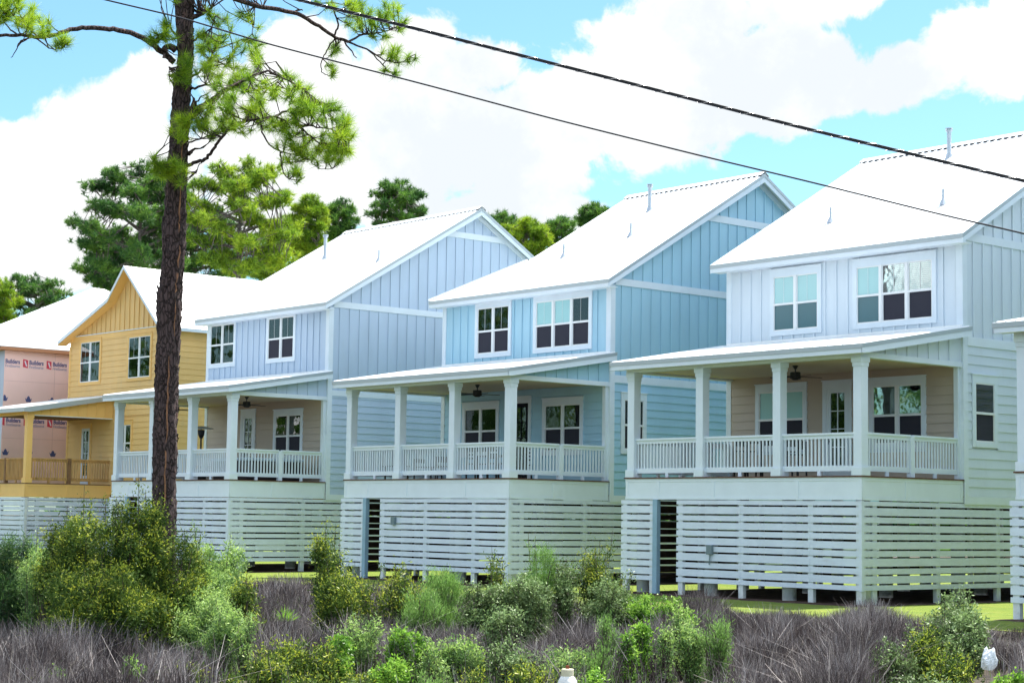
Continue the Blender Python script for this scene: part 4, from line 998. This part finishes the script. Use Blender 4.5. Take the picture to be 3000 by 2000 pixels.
blades('green_marsh_grass', 'green grass blades mixed through the reeds and along the lawn edge', 52000,
       wedge(24, 46, dens=lambda px, d, xy: np.clip(.05 + .35 * (np.sin(xy[:, 0] * .8 + np.sin(xy[:, 1])) > .3) + .5 * (xy[:, 1] > edge(xy[:, 0]) - 2.0), 0, 1)), .30, .012, greenm)
lawnm = leafmat('lawn_blade', [(.12, .21, .012), (.19, .28, .015), (.30, .33, .03)], .7, .3, 1.0)
def lawn_s(n):
    x = rng.uniform(-34, 14, n); y = rng.uniform(-6.5, 1.5, n); k = y > edge(x) - .1; return np.column_stack([x, y])[k]
blades('lawn_grass', 'short mown grass blades of the lawn', 70000, lawn_s, .06, .010, lawnm, .5)

# ------------------------------------------------------------------ pines
M_['bark'] = None
def barkmat(name, c0, c1, c2):
    M = bpy.data.materials.new(name); M.use_nodes = True; t = NT(M.node_tree); b = M.node_tree.nodes['Principled BSDF']
    o = t.vm('MULTIPLY', t.new('ShaderNodeTexCoord').outputs['Object'], (1, 1, .34))
    v = t.new('ShaderNodeTexVoronoi', feature='DISTANCE_TO_EDGE'); v.inputs['Scale'].default_value = 17
    nz = t.new('ShaderNodeTexNoise'); nz.inputs['Scale'].default_value = 9; t.link(o, nz.inputs['Vector'])
    t.link(t.vm('ADD', o, t.vm('MULTIPLY', nz.outputs['Color'], (.12, .12, .12))), v.inputs['Vector'])
    f = t.sstep(v.outputs['Distance'], .0, .16)
    c = t.mix(f, c0, t.ramp(t.noise(o, 6, 7, .65), [(.3, c1), (.62, c1), (.75, c2)])); t.link(c, b.inputs['Base Color']); b.inputs['Roughness'].default_value = .9
    bp = t.new('ShaderNodeBump'); bp.inputs['Strength'].default_value = 1; bp.inputs['Distance'].default_value = .03
    t.link(t.math('ADD', f, t.math('MULTIPLY', t.noise(o, 45, 5), .5)), bp.inputs['Height']); t.link(bp.outputs[0], b.inputs['Normal'])
    return M
M_['bark'] = barkmat('pine_bark', (.026, .014, .013), (.088, .055, .054), (.30, .14, .085))
M_['farbark'] = barkmat('grey_pine_bark', (.07, .055, .05), (.17, .14, .13), (.24, .20, .18))
needm = leafmat('pine_needles', [(.09, .20, .015), (.26, .43, .025), (.50, .64, .04)], .45, .45, 1.2)
needdark = leafmat('dark_pine_needles', [(.025, .085, .025), (.07, .18, .035), (.20, .36, .05)], .5, .4, .9)
needlime = leafmat('lime_pine_needles', [(.08, .18, .015), (.24, .38, .025), (.46, .56, .04)], .5, .45, .8)
def tuft_needles(T, D, per, L, Wd, spread=.9):
    n = len(T); ti = np.repeat(np.arange(n), per); N = len(ti)
    u = rng.random(N); P = T[ti] - D[ti] * (u * L * .45)[:, None]
    Dn = unit(D[ti] * .75 + unit(rng.normal(size=(N, 3))) * spread)
    return needles(P, Dn, L * rng.uniform(.7, 1.1, N), Wd)

def hero_pine():
    dep = 33.4
    cx = [(0, 540, 27), (-420, 548, 22), (-900, 560, 14), (90, 542, 23), (170, 543, 21), (266, 533, 25), (345, 529, 26), (425, 524, 26), (532, 517, 28), (640, 513, 31), (665, 510, 34), (744, 510, 32), (830, 501, 31), (865, 496, 37), (983, 495, 33), (1100, 489, 33), (1174, 486, 33), (1300, 484, 34), (1400, 482, 34), (1532, 480, 34), (1700, 474, 39), (1850, 470, 48)]
    cx.sort(); base = at(470, 1800, dep); bz = float(g(base[0], base[1])); root = empty('pine_tree', (base[0], base[1], bz)); O = np.array([base[0], base[1], bz])
    tag(root, 'tall near pine with dark scaly trunk standing in the left shrubs', 'pine tree')
    pts = np.array([at(x, y, dep) for y, x, r in cx]) - O; rad = np.array([r for y, x, r in cx]) * dep / FPX
    # resample
    tt = np.linspace(0, len(pts) - 1, 230); P = np.stack([np.interp(tt, range(len(pts)), pts[:, i]) for i in range(3)], 1); Rd = np.interp(tt, range(len(pts)), rad)
    n = 40; V = []; 
    for i in range(len(P)):
        for j in range(n):
            a = 6.2832 * j / n; z = P[i][2]
            bump = .012 * math.sin(5 * a + 2.2 * math.sin(z * 3.1)) + .010 * math.sin(11 * a + 4 * math.sin(z * 5.3 + a)) + .008 * math.sin(z * 23 + 7 * a) + random.uniform(-.007, .007)
            r = Rd[i] + bump; V.append((P[i][0] + r * math.cos(a), P[i][1] + r * math.sin(a), z))
    F = [(i * n + j, i * n + (j + 1) % n, (i + 1) * n + (j + 1) % n, (i + 1) * n + j) for i in range(len(P) - 1) for j in range(n)]
    F = [f[::-1] for f in F]
    me = bpy.data.meshes.new('trunk'); me.from_pydata(V, [], F); me.materials.append(M_['bark']); me.polygons.foreach_set('use_smooth', [True] * len(F)); trunk = link(bpy.data.objects.new('trunk', me), root)
    # bark flakes standing off the trunk, and the long scar
    fl = MB()
    for _ in range(420):
        i = random.randrange(5, len(P) - 20); a = random.uniform(0, 6.2832); r = Rd[i] + .004; z = P[i][2]; w, hh = random.uniform(.03, .07), random.uniform(.05, .14)
        c, s = math.cos(a), math.sin(a); ctr = np.array([P[i][0] + r * c, P[i][1] + r * s, z]); td = np.array([-s, c, 0]); nd = np.array([c, s, 0])
        q = [ctr - td * w / 2 - nd * .01, ctr + td * w / 2 - nd * .01, ctr + td * w * .35 + [0, 0, hh] + nd * random.uniform(.0, .012), ctr - td * w * .4 + [0, 0, hh * .9] + nd * random.uniform(0, .012)]
        q2 = [p + nd * .015 for p in q]; fl.hexa(q + q2)
    b0 = len(V); me2 = bpy.data.meshes.new('trunk'); me2.from_pydata(V + fl.v, [], F + [[i + b0 for i in f] for f in fl.f]); me2.materials.append(M_['bark']); me2.polygons.foreach_set('use_smooth', [True] * len(F) + [False] * len(fl.f)); trunk.data = me2
    scar = MB(); rd = np.array([RT[0], RT[1], 0]); fd = -np.array([FW[0], FW[1], 0])
    for (ya, yb, off) in ((420, 700, .55), (720, 1000, .62), (1040, 1300, .30), (1300, 1520, .22)):
        ks = [i for i in range(len(P)) if (at(500, ya, dep)[2] - O[2]) > P[i][2] > (at(500, yb, dep)[2] - O[2])]
        pl = []
        for i in ks[::3]:
            aa = math.asin(min(.98, off + .05 * math.sin(i * .7))); pl.append(P[i] + (rd * math.sin(aa) + fd * math.cos(aa)) * (Rd[i] + .004))
        if len(pl) > 2: scar.tube(pl, [.004] + [random.uniform(.009, .018) for _ in pl[2:]] + [.004], 5)
    scar.build('bark_scar', mat('raw_orange_wood', (.26, .12, .06), .8, var=.4, vscale=12, bump=.4), trunk)
    k = .5315
    BR = [  # polylines in picture-zoom units with a depth offset at start / end, radius px start / end
     ([(960, 345), (905, 295), (850, 255), (790, 210), (700, 175), (600, 158), (500, 155), (400, 160), (330, 185), (270, 205), (210, 210), (120, 195), (0, 200), (-120, 180), (-260, 190)], 0, -1.2, 10, 4),
     ([(210, 208), (160, 150), (120, 100), (60, 90), (10, 40)], -1.0, -.6, 3, 1.2), ([(180, 205), (100, 230), (95, 280), (60, 318)], -1.0, -1.4, 2.5, 1), ([(200, 210), (270, 265), (330, 275), (370, 240)], -1.0, -1.6, 2.5, 1), ([(100, 195), (40, 150), (0, 60)], -1.0, -.4, 3, 1.2),
     ([(1030, -260), (1150, -110), (1290, 0), (1450, 40), (1620, 68), (1700, 108), (1780, 160), (1850, 205), (1920, 232)], 0, 1.6, 9, 5),
     ([(1920, 232), (2000, 190), (2100, 180), (2200, 150)], 1.6, 2.2, 4, 1.5), ([(1920, 232), (2020, 270), (2120, 335), (2200, 350), (2290, 300)], 1.6, 1.1, 3.5, 1.2),
     ([(1850, 205), (1800, 280), (1768, 340), (1775, 400), (1810, 424), (1850, 400)], 1.5, 1.9, 2.5, 1), ([(1620, 68), (1640, 55), (1668, 58)], 1.1, 1.1, 4, 2), ([(1840, 200), (1868, 140), (1840, 60), (1830, 0)], 1.5, 1.2, 3.5, 2), ([(2020, 270), (2100, 340), (2140, 400), (2210, 420)], 1.5, 2.2, 2.5, 1),
     ([(1900, 230), (1940, 290), (1965, 320)], 1.5, 1.2, 3, 1.5),
     ([(1040, 640), (1090, 610), (1150, 570), (1210, 520), (1290, 470), (1390, 420), (1480, 390)], 0, -1.0, 14, 3),
     ([(1050, 610), (1075, 570), (1065, 540)], -.1, -.2, 8, 3), ([(1075, 570), (1110, 535), (1160, 505)], -.1, -.4, 3, 1.2),
     ([(1045, 495), (1110, 470), (1180, 472), (1240, 485)], 0, -.7, 4.5, 1.5), ([(1055, 100), (1110, 80), (1165, 45)], 0, -.3, 9, 4), ([(1050, 430), (1100, 400), (1150, 350), (1180, 280), (1230, 230)], 0, .8, 4, 1.5), ([(1050, 240), (1100, 200), (1160, 160), (1190, 90)], 0, -.7, 4, 1.3), ([(1180, 280), (1280, 240), (1380, 200), (1400, 140)], .8, 1.4, 3, 1),
     ([(1030, 912), (1080, 895), (1130, 880), (1165, 840), (1190, 800), (1240, 735), (1280, 690), (1340, 668), (1430, 655), (1520, 640), (1640, 690), (1700, 740), (1760, 790), (1850, 790), (1925, 750)], 0, -1.6, 6, 1.6),
     ([(1430, 655), (1445, 730), (1480, 800), (1540, 835), (1620, 850), (1700, 870), (1750, 930), (1830, 930)], -.8, -1.4, 3, 1), ([(1545, 840), (1550, 900), (1560, 950), (1610, 995), (1680, 975)], -1.0, -.6, 2.5, 1),
     ([(1280, 690), (1240, 640), (1200, 560)], -.6, -.3, 5, 2), ([(1520, 640), (1600, 600), (1700, 620), (1800, 590), (1870, 610)], -.9, -.2, 4, 1.3), ([(1340, 668), (1400, 600), (1440, 520), (1520, 460), (1560, 420)], -.6, .4, 4.5, 1.4),
     ([(1640, 690), (1700, 690), (1800, 710), (1880, 740)], -1.1, -1.9, 3.5, 1.2), ([(1480, 390), (1560, 430), (1660, 480), (1760, 560)], -1.0, -1.3, 3.5, 1.3), ([(1390, 420), (1430, 360), (1520, 340)], -.8, -.4, 3, 1),
     ([(1040, 785), (1110, 765), (1180, 730), (1250, 665)], 0, .9, 3, 1.2), ([(1040, 850), (1060, 825), (1120, 815)], 0, .2, 7, 1.5), ([(945, 1000), (900, 960), (860, 910), (840, 870)], 0, -.6, 4, 1.3),
     ([(1130, 885), (1100, 900), (1080, 960)], -.1, -.1, 2.5, 1), ([(970, 280), (930, 255), (905, 268)], 0, -.15, 12, 8), ([(965, 190), (930, 140), (880, 190)], 0, -.5, 4, 1.2), ([(960, 480), (935, 430), (930, 370)], 0, -.6, 3, 1)]
    nodes = []; bm = MB(); bi = 0
    for (pl, d0, d1, r0, r1) in BR:
        q = []; L = len(pl)
        for i, (x, y) in enumerate(pl):
            f = i / (L - 1); q.append(at(x * k, y * k, dep + d0 + (d1 - d0) * f + .06 * math.sin(i * 2.1)) - O)
        q = np.array(q); tt = np.linspace(0, L - 1, (L - 1) * 4 + 1); Q = np.stack([np.interp(tt, range(L), q[:, i]) for i in range(3)], 1)
        Q[1:-1] = (Q[:-2] + Q[1:-1] * 2 + Q[2:]) / 4; Q[1:-1] += rng.normal(size=(len(Q) - 2, 3)) * .008
        rr = np.linspace(r0, r1, len(Q)) * dep / FPX * .95
        b = MB(); b.tube(Q, rr, 7)
        if r0 >= 4.5: b.build('branch', M_['bark'], root, smooth=True)
        else: bm.v, bm.f, bm.mi = bm.v, bm.f, bm.mi; base_ = len(bm.v); bm.v += b.v; bm.f += [[i + base_ for i in f] for f in b.f]; bm.mi += b.mi
        nodes += [p for p in Q[len(Q) // 3:]]
    nodes = np.array(nodes)
    REG = [(770, 300, 170, 95, 120, -.6), (930, 380, 95, 95, 72, -1.2), (665, 180, 100, 85, 54, .3), (611, 80, 60, 50, 13, -.4), (733, 100, 45, 55, 9, 1.0), (526, 375, 26, 28, 13, -.6), (580, 350, 32, 26, 9, -.5), (627, 362, 65, 36, 18, .2),
           (530, 235, 26, 34, 8, -.5), (498, 90, 28, 30, 9, -.5), (455, 108, 28, 18, 6, -.6), (478, 485, 46, 34, 22, -.6), (520, 510, 28, 28, 9, -.5), (872, 430, 66, 46, 22, -1.2), (877, 508, 35, 20, 6, -.7), (985, 446, 40, 26, 13, -1.6),
           (1105, 60, 95, 60, 46, 1.9), (985, 20, 70, 28, 10, 1.2), (1170, 165, 55, 28, 11, 1.4), (967, 150, 26, 22, 5, 1.7), (970, 203, 26, 12, 4, 1.8), (1153, 205, 30, 12, 4, 1.9),
           (45, 40, 60, 52, 34, -.8), (110, 72, 42, 28, 15, -1.2), (180, 118, 26, 14, 7, -1.5), (-70, 60, 60, 60, 14, -1.0), (560, -60, 120, 60, 30, 0), (700, -90, 150, 60, 30, .8), (1010, 400, 30, 60, 12, -1.8), (560, 160, 30, 50, 9, -.5), (700, 60, 40, 40, 5, .6)]
    T = []
    for (x, y, rx, ry, nn_, dz) in REG:
        for _ in range(nn_):
            a = random.uniform(0, 6.28); r = math.sqrt(random.random()); T.append(at(x + rx * r * math.cos(a), y + ry * r * math.sin(a), dep + dz + random.gauss(0, rx * dep / FPX * .55)) - O)
    T = np.array(T); Dd = np.empty_like(T)
    for i, p in enumerate(T):
        dd = np.linalg.norm(nodes - p, axis=1); a = nodes[np.argmin(dd + .15 * rng.random(len(dd)))]; v = p - a; ln = np.linalg.norm(v)
        mid = a + v * .5 + np.array([0, 0, -.12 * ln]) + rng.normal(size=3) * .04 * ln; mid2 = a + v * .8 + np.array([0, 0, -.08 * ln])
        bm.tube([a, mid, mid2, p], [.012, .009, .007, .006], 5); Dd[i] = (p - mid2) / max(np.linalg.norm(p - mid2), 1e-6)
    Dd = unit(Dd + [0, 0, .35]); bm.build('twigs', M_['bark'], root)
    per = 60; V = tuft_needles(T, Dd, per, .235, .009, .95); V2 = tuft_needles(T - Dd * .08, Dd, 22, .16, .009, 1.2)
    np_mesh('needles', np.concatenate([V, V2]), 3, [needm], root)
    # cones
    for (x, y) in ((905, 305), (1690, 575)):
        c = MB(); p = at(x * .5315, y * .5315, dep - .7) - O; c.cyl(p[0], p[1], p[2] - .05, p[2] + .04, .035, .015, 8); c.build('pine_cone', M_['bark'], root)
hero_pine()

def far_pine(px, cy, rx, ry, dep, label, mt, n, trunk_px=None, lime=None, flat=1.0):
    c = at(px, cy, dep); x, y = c[0], c[1]; bz = float(g(x, y)); root = empty('pine_tree', (x, y, bz)); tag(root, label, 'pine tree', 'pines behind the houses')
    Rx = rx * dep / FPX; Ry = ry * dep / FPX; zc = c[2] - bz; tb = MB()
    top = zc + Ry * .55; bend = rng.normal(size=2) * .3
    tr = [np.array([bend[0] * math.sin(s * 2.4), bend[1] * math.sin(s * 2), s * top]) for s in np.linspace(0, 1, 12)]
    tb.tube(tr, list(np.linspace(.27, .06, 12)), 9); tb.build('trunk', M_['farbark'], root, smooth=True)
    nb = int(16 + Rx * 3); heads = []; br = MB()
    for i in range(nb):
        a = 2.4 * i + random.uniform(-.4, .4); u = (i + .5) / nb; zh = zc - Ry * .85 + 1.75 * Ry * u
        w = math.sqrt(max(.05, 1 - ((zh - zc) / Ry) ** 2)) * Rx * random.uniform(.72, 1.05); zs = max(1, zh - w * random.uniform(.15, .5)); f = min(zs / top, .97)
        s = np.array([np.interp(f, np.linspace(0, 1, 12), [q[j] for q in tr]) for j in range(3)]); e = np.array([w * math.cos(a), w * math.sin(a), zh])
        mid = s * .45 + e * .55 + np.array([0, 0, w * random.uniform(-.05, .14)]); br.tube([s, mid, e], [.10, .06, .02], 5)
        for q in np.linspace(.5, 1, 5):
            heads.append((s * (1 - q) ** 2 + 2 * mid * q * (1 - q) + e * q * q, w))
    heads.append((np.array([0, 0, zc + Ry * .8]), Rx * .4)); heads.append((np.array([.2, 0, zc + Ry * .92]), Rx * .25))
    T = []
    for i in range(int(n * 1.6)):
        hd, w = heads[random.randrange(len(heads))]; v = rng.normal(size=3) * [.6, .6, .26] * (.20 + Rx * .10); T.append(hd + v)
    T = np.array(T); r_ = np.sqrt((T[:, 0] / Rx) ** 2 + (T[:, 1] / Rx) ** 2 + ((T[:, 2] - zc) / Ry) ** 2); T = T[r_ < 1.08]
    D = unit(np.column_stack([T[:, 0] / Rx * .5, T[:, 1] / Rx * .5, np.full(len(T), .8)]) + rng.normal(size=T.shape) * .35)
    for i in range(0, len(T), 5):
        hd = min(random.sample(heads, 10), key=lambda q: np.linalg.norm(q[0] - T[i]))[0]
        if np.linalg.norm(hd - T[i]) < 2: br.tube([hd, T[i]], [.03, .012], 4)
    br.build('branches', M_['farbark'], root)
    V = tuft_needles(T, D, 26, .34, .034, 1.0); np_mesh('crown', V, 3, [mt], root)
far_pine(395, 655, 185, 185, 96, 'dark spreading pine behind the yellow gable, left of the near trunk', needdark, 1700)
far_pine(500, 640, 90, 130, 101, 'dark pine crown half hidden straight behind the near trunk', needdark, 600)
far_pine(330, 760, 120, 100, 99, 'lower dark pine crown behind the yellow gable', needdark, 700)
far_pine(715, 640, 180, 178, 92, 'domed lime-green pine with a bare grey trunk behind the yellow house roof', needlime, 1500)
far_pine(600, 720, 110, 120, 100, 'dark pine crown behind the lime dome, right beside the near trunk', needdark, 700)
far_pine(830, 740, 120, 110, 98, 'green pine crown low behind the right side of the lime dome', needlime, 800)
far_pine(905, 660, 62, 90, 97, 'small olive pine between the lime dome and the grey-blue roof', needlime, 500)
far_pine(998, 655, 56, 72, 104, 'small dark pine just left of the grey-blue house ridge', needdark, 420)
far_pine(1165, 610, 92, 85, 108, 'pointed dark pine above the grey-blue house ridge', needdark, 750)
far_pine(1470, 660, 55, 40, 112, 'small dark pine tip right of the grey-blue gable peak', needdark, 260)
far_pine(1540, 700, 75, 62, 108, 'rounded olive pine between the grey-blue gable and the blue roof', needlime, 600)
far_pine(1645, 690, 60, 55, 110, 'dark green pine in the middle of the gap left of the blue roof', needdark, 420)
far_pine(1740, 635, 55, 38, 112, 'small pine touching the blue roof slope', needdark, 320)
far_pine(90, 885, 125, 80, 116, 'dark pine above the pink house roof at the left edge', needdark, 800)
far_pine(0, 890, 60, 75, 106, 'lime green pine cut by the left edge above the pink house', needlime, 420)
# the wood across the road, outside the frame; the window panes mirror it
def wood():
    Vs = []; 
    for k in range(46):
        a = math.radians(rng.uniform(196, 262)); d = rng.uniform(70, 120); c = np.array([-8 + d * math.cos(a), -4 + d * math.sin(a)])
        h = rng.uniform(14, 21); z = float(g(c[0], c[1])); R = rng.uniform(3, 5); n = 420
        u = unit(rng.normal(size=(n, 3))); P = np.column_stack([c[0] + u[:, 0] * R, c[1] + u[:, 1] * R, z + h * .62 + u[:, 2] * h * .38]) + rng.normal(size=(n, 3)) * .5
        Vs.append(leaves(P, unit(rng.normal(size=(n, 3))), rng.uniform(.7, 1.4, n), .6)); P = np.column_stack([np.full(6, c[0]), np.full(6, c[1]), np.full(6, z)]) + rng.normal(size=(6, 3)) * [.1, .1, 0]
        Vs.append(leaves(P, np.tile([0, 0, 1.], (6, 1)), h * .9, .5))
    tag(np_mesh('distant_wood', np.concatenate(Vs), 4, [needdark]), 'dark wood across the road, mirrored in the window panes', kind='stuff')
wood()
def belt():  # unseen growth added to block the bright slits between skirt slats
    n = 26000; x = rng.uniform(-150, 60, n); y = 64 + rng.normal(size=n) * 3 + 4 * np.sin(x * .1); u = rng.random(n)
    z = -3.1 + u * (6.2 + 1.3 * np.sin(x * .33) + .9 * np.sin(x * .9)); P = np.column_stack([x, y, z])
    tag(np_mesh('added_undergrowth', leaves(P, unit(rng.normal(size=(n, 3))), rng.uniform(.8, 1.6, n), .8), 4, [needdark]), 'dark undergrowth added far behind the houses to darken the skirt gaps', kind='stuff')
belt()

# ------------------------------------------------------------------ power lines
def cable(name, label, px, depths, rad, lash=False):
    xs = [p[0] for p in px]; P = [at(p[0], p[1], d) for p, d in zip(px, depths)]
    P = np.array(P); tt = np.linspace(0, len(P) - 1, 160); Q = np.stack([np.interp(tt, range(len(P)), P[:, i]) for i in range(3)], 1)
    for _ in range(14): Q[1:-1] = (Q[:-2] + Q[2:] + Q[1:-1] * 2) / 4
    o = empty(name, tuple(Q[0])); tag(o, label, 'cable'); Q = Q - Q[0]
    d = Q[-1] / np.linalg.norm(Q[-1]); s = np.cross(d, [0, 0, 1]); s /= np.linalg.norm(s); u = np.cross(s, d)
    if not lash:
        b = MB(); b.tube(Q, rad, 8); b.build('wire', M_['dark'], o, smooth=True); b = MB(); b.tube(Q + u * rad * 1.5, rad * .55, 6); b.build('support_wire', mat('dull_grey_wire', (.10, .10, .12), .6), o, smooth=True); return
    b = MB(); b.tube(Q, rad, 10); b.build('wire', M_['dark'], o, smooth=True)
    b = MB(); b.tube(Q + u * rad * 1.45 + s * rad * .2, rad * .5, 8); b.build('wire', M_['dark'], o, smooth=True)
    b = MB(); b.tube(Q - u * rad * 1.3, rad * .38, 8); b.build('support_wire', mat('steel_support_wire', (.20, .21, .26), .5, .5), o, smooth=True)
    ln = np.linalg.norm(Q[-1]); m_ = int(ln / .30 * 10); tt = np.linspace(0, len(Q) - 1, m_); H = np.stack([np.interp(tt, range(len(Q)), Q[:, i]) for i in range(3)], 1); ph = np.linspace(0, ln / .30 * 6.2832, m_)
    H = H + s * (np.cos(ph) * rad * 1.35)[:, None] + u * (np.sin(ph) * rad * 2.0)[:, None]
    b = MB(); b.tube(H, .0022, 4); b.build('lashing_wire', mat('bright_lashing_wire', (.62, .63, .66), .35, .6), o)
cable('utility_cable', 'thick black utility bundle with a pale spiral lashing, upper of the two lines', [(-500, -330), (400, -118), (872, 0), (1250, 93), (1882, 254), (2366, 379), (3000, 531), (3800, 712)], [21, 20.3, 20, 19.8, 19.4, 19.1, 18.7, 18.2], .0098, True)
cable('telephone_cable', 'thin black line crossing the pine trunk, lower of the two lines', [(-500, -200), (303, 0), (531, 53), (776, 128), (1250, 250), (1622, 350), (2068, 461), (2366, 532), (2738, 625), (3000, 685), (3800, 880)], [22.5, 21.6, 21.4, 21.2, 20.8, 20.5, 20.1, 19.9, 19.6, 19.4, 18.8], .0062)

# ------------------------------------------------------------------ hydrant
def hydrant():
    dep = 21.5; p = at(1663, 1948, dep); zt = p[2]; H = .80; o = empty('fire_hydrant', (p[0], p[1], zt - H)); tag(o, 'cream fire hydrant with a rusty operating nut, at the bottom of the photo', 'fire hydrant')
    cream = mat('cream_hydrant_paint', (.62, .58, .42), .5, 0, .4, .08, 12, .2, 50, dirt=((.35, .13, .04), 14, .35)); rust = mat('rusty_nut', (.20, .05, .02), .7, .3, var=.5, vscale=40)
    def lathe(pr, n=28):
        b = MB(); vs = []; 
        for r, z in pr: vs += [(r * math.cos(6.2832 * i / n), r * math.sin(6.2832 * i / n), z) for i in range(n)]
        b.add(vs, [(k * n + i, k * n + (i + 1) % n, (k + 1) * n + (i + 1) % n, (k + 1) * n + i) for k in range(len(pr) - 1) for i in range(n)]); return b
    lathe([(.15, -.25), (.15, .04), (.105, .05), (.10, .42), (.135, .43), (.135, .47), (.125, .48)]).build('barrel', cream, o, smooth=False)
    lathe([(.135, .475), (.135, .51), (.125, .52), (.12, .58), (.105, .63), (.085, .665), (.070, .68)]).build('bonnet', mat('pale_hydrant_dome', (.72, .72, .70), .45, 0, .4, .06, 10, .15, 40), o, smooth=True)
    lathe([(.072, .672), (.073, .752), (.066, .762), (.001, .764)]).build('cap', cream, o)
    b = MB(); b.cyl(0, 0, .764, .80, .024, .022, 5); b.build('operating_nut', rust, o)
    for a in (0, math.pi / 2, math.pi):
        b = MB(); c, s = math.cos(a + .7), math.sin(a + .7); b.tube([(0, 0, .36), (.15 * c, .15 * s, .36)], .045, 12); b.tube([(.15 * c, .15 * s, .36), (.19 * c, .19 * s, .36)], .055, 8); b.build('outlet_cap', cream, o)
hydrant()

# ------------------------------------------------------------------ plastic bag
def bag():
    p = at(2897, 1930, 26.2); o = MB(); n, mm = 18, 12; vs = []
    for i in range(mm):
        t_ = i / (mm - 1); r = .108 * math.sin(math.pi * (.12 + .80 * t_)) ** .6
        for j in range(n):
            a = 6.2832 * j / n; rr = r * (1 + .18 * math.sin(3 * a + 4 * t_) + .12 * math.sin(7 * a + 9 * t_) + random.uniform(-.07, .07))
            ear = .05 * max(0, math.cos(2 * a + .4)) * (t_ > .85)
            vs.append((rr * math.cos(a), rr * math.sin(a) * .75, -.15 + .28 * t_ + ear))
    fs = [(i * n + j, i * n + (j + 1) % n, (i + 1) * n + (j + 1) % n, (i + 1) * n + j) for i in range(mm - 1) for j in range(n)] + [tuple(range(n))[::-1], tuple(range((mm - 1) * n, mm * n))]
    o.add(vs, fs); ob = o.build('plastic_bag', mat('thin_white_plastic', (.80, .82, .85), .35), smooth=False); ob.location = tuple(p); ob.rotation_euler = (0, .1, .8)
    tag(ob, 'crumpled white plastic bag caught in the reeds at the lower right', 'plastic bag')
bag()
print('objects', len(bpy.data.objects), 'shrubs', NSH[0])
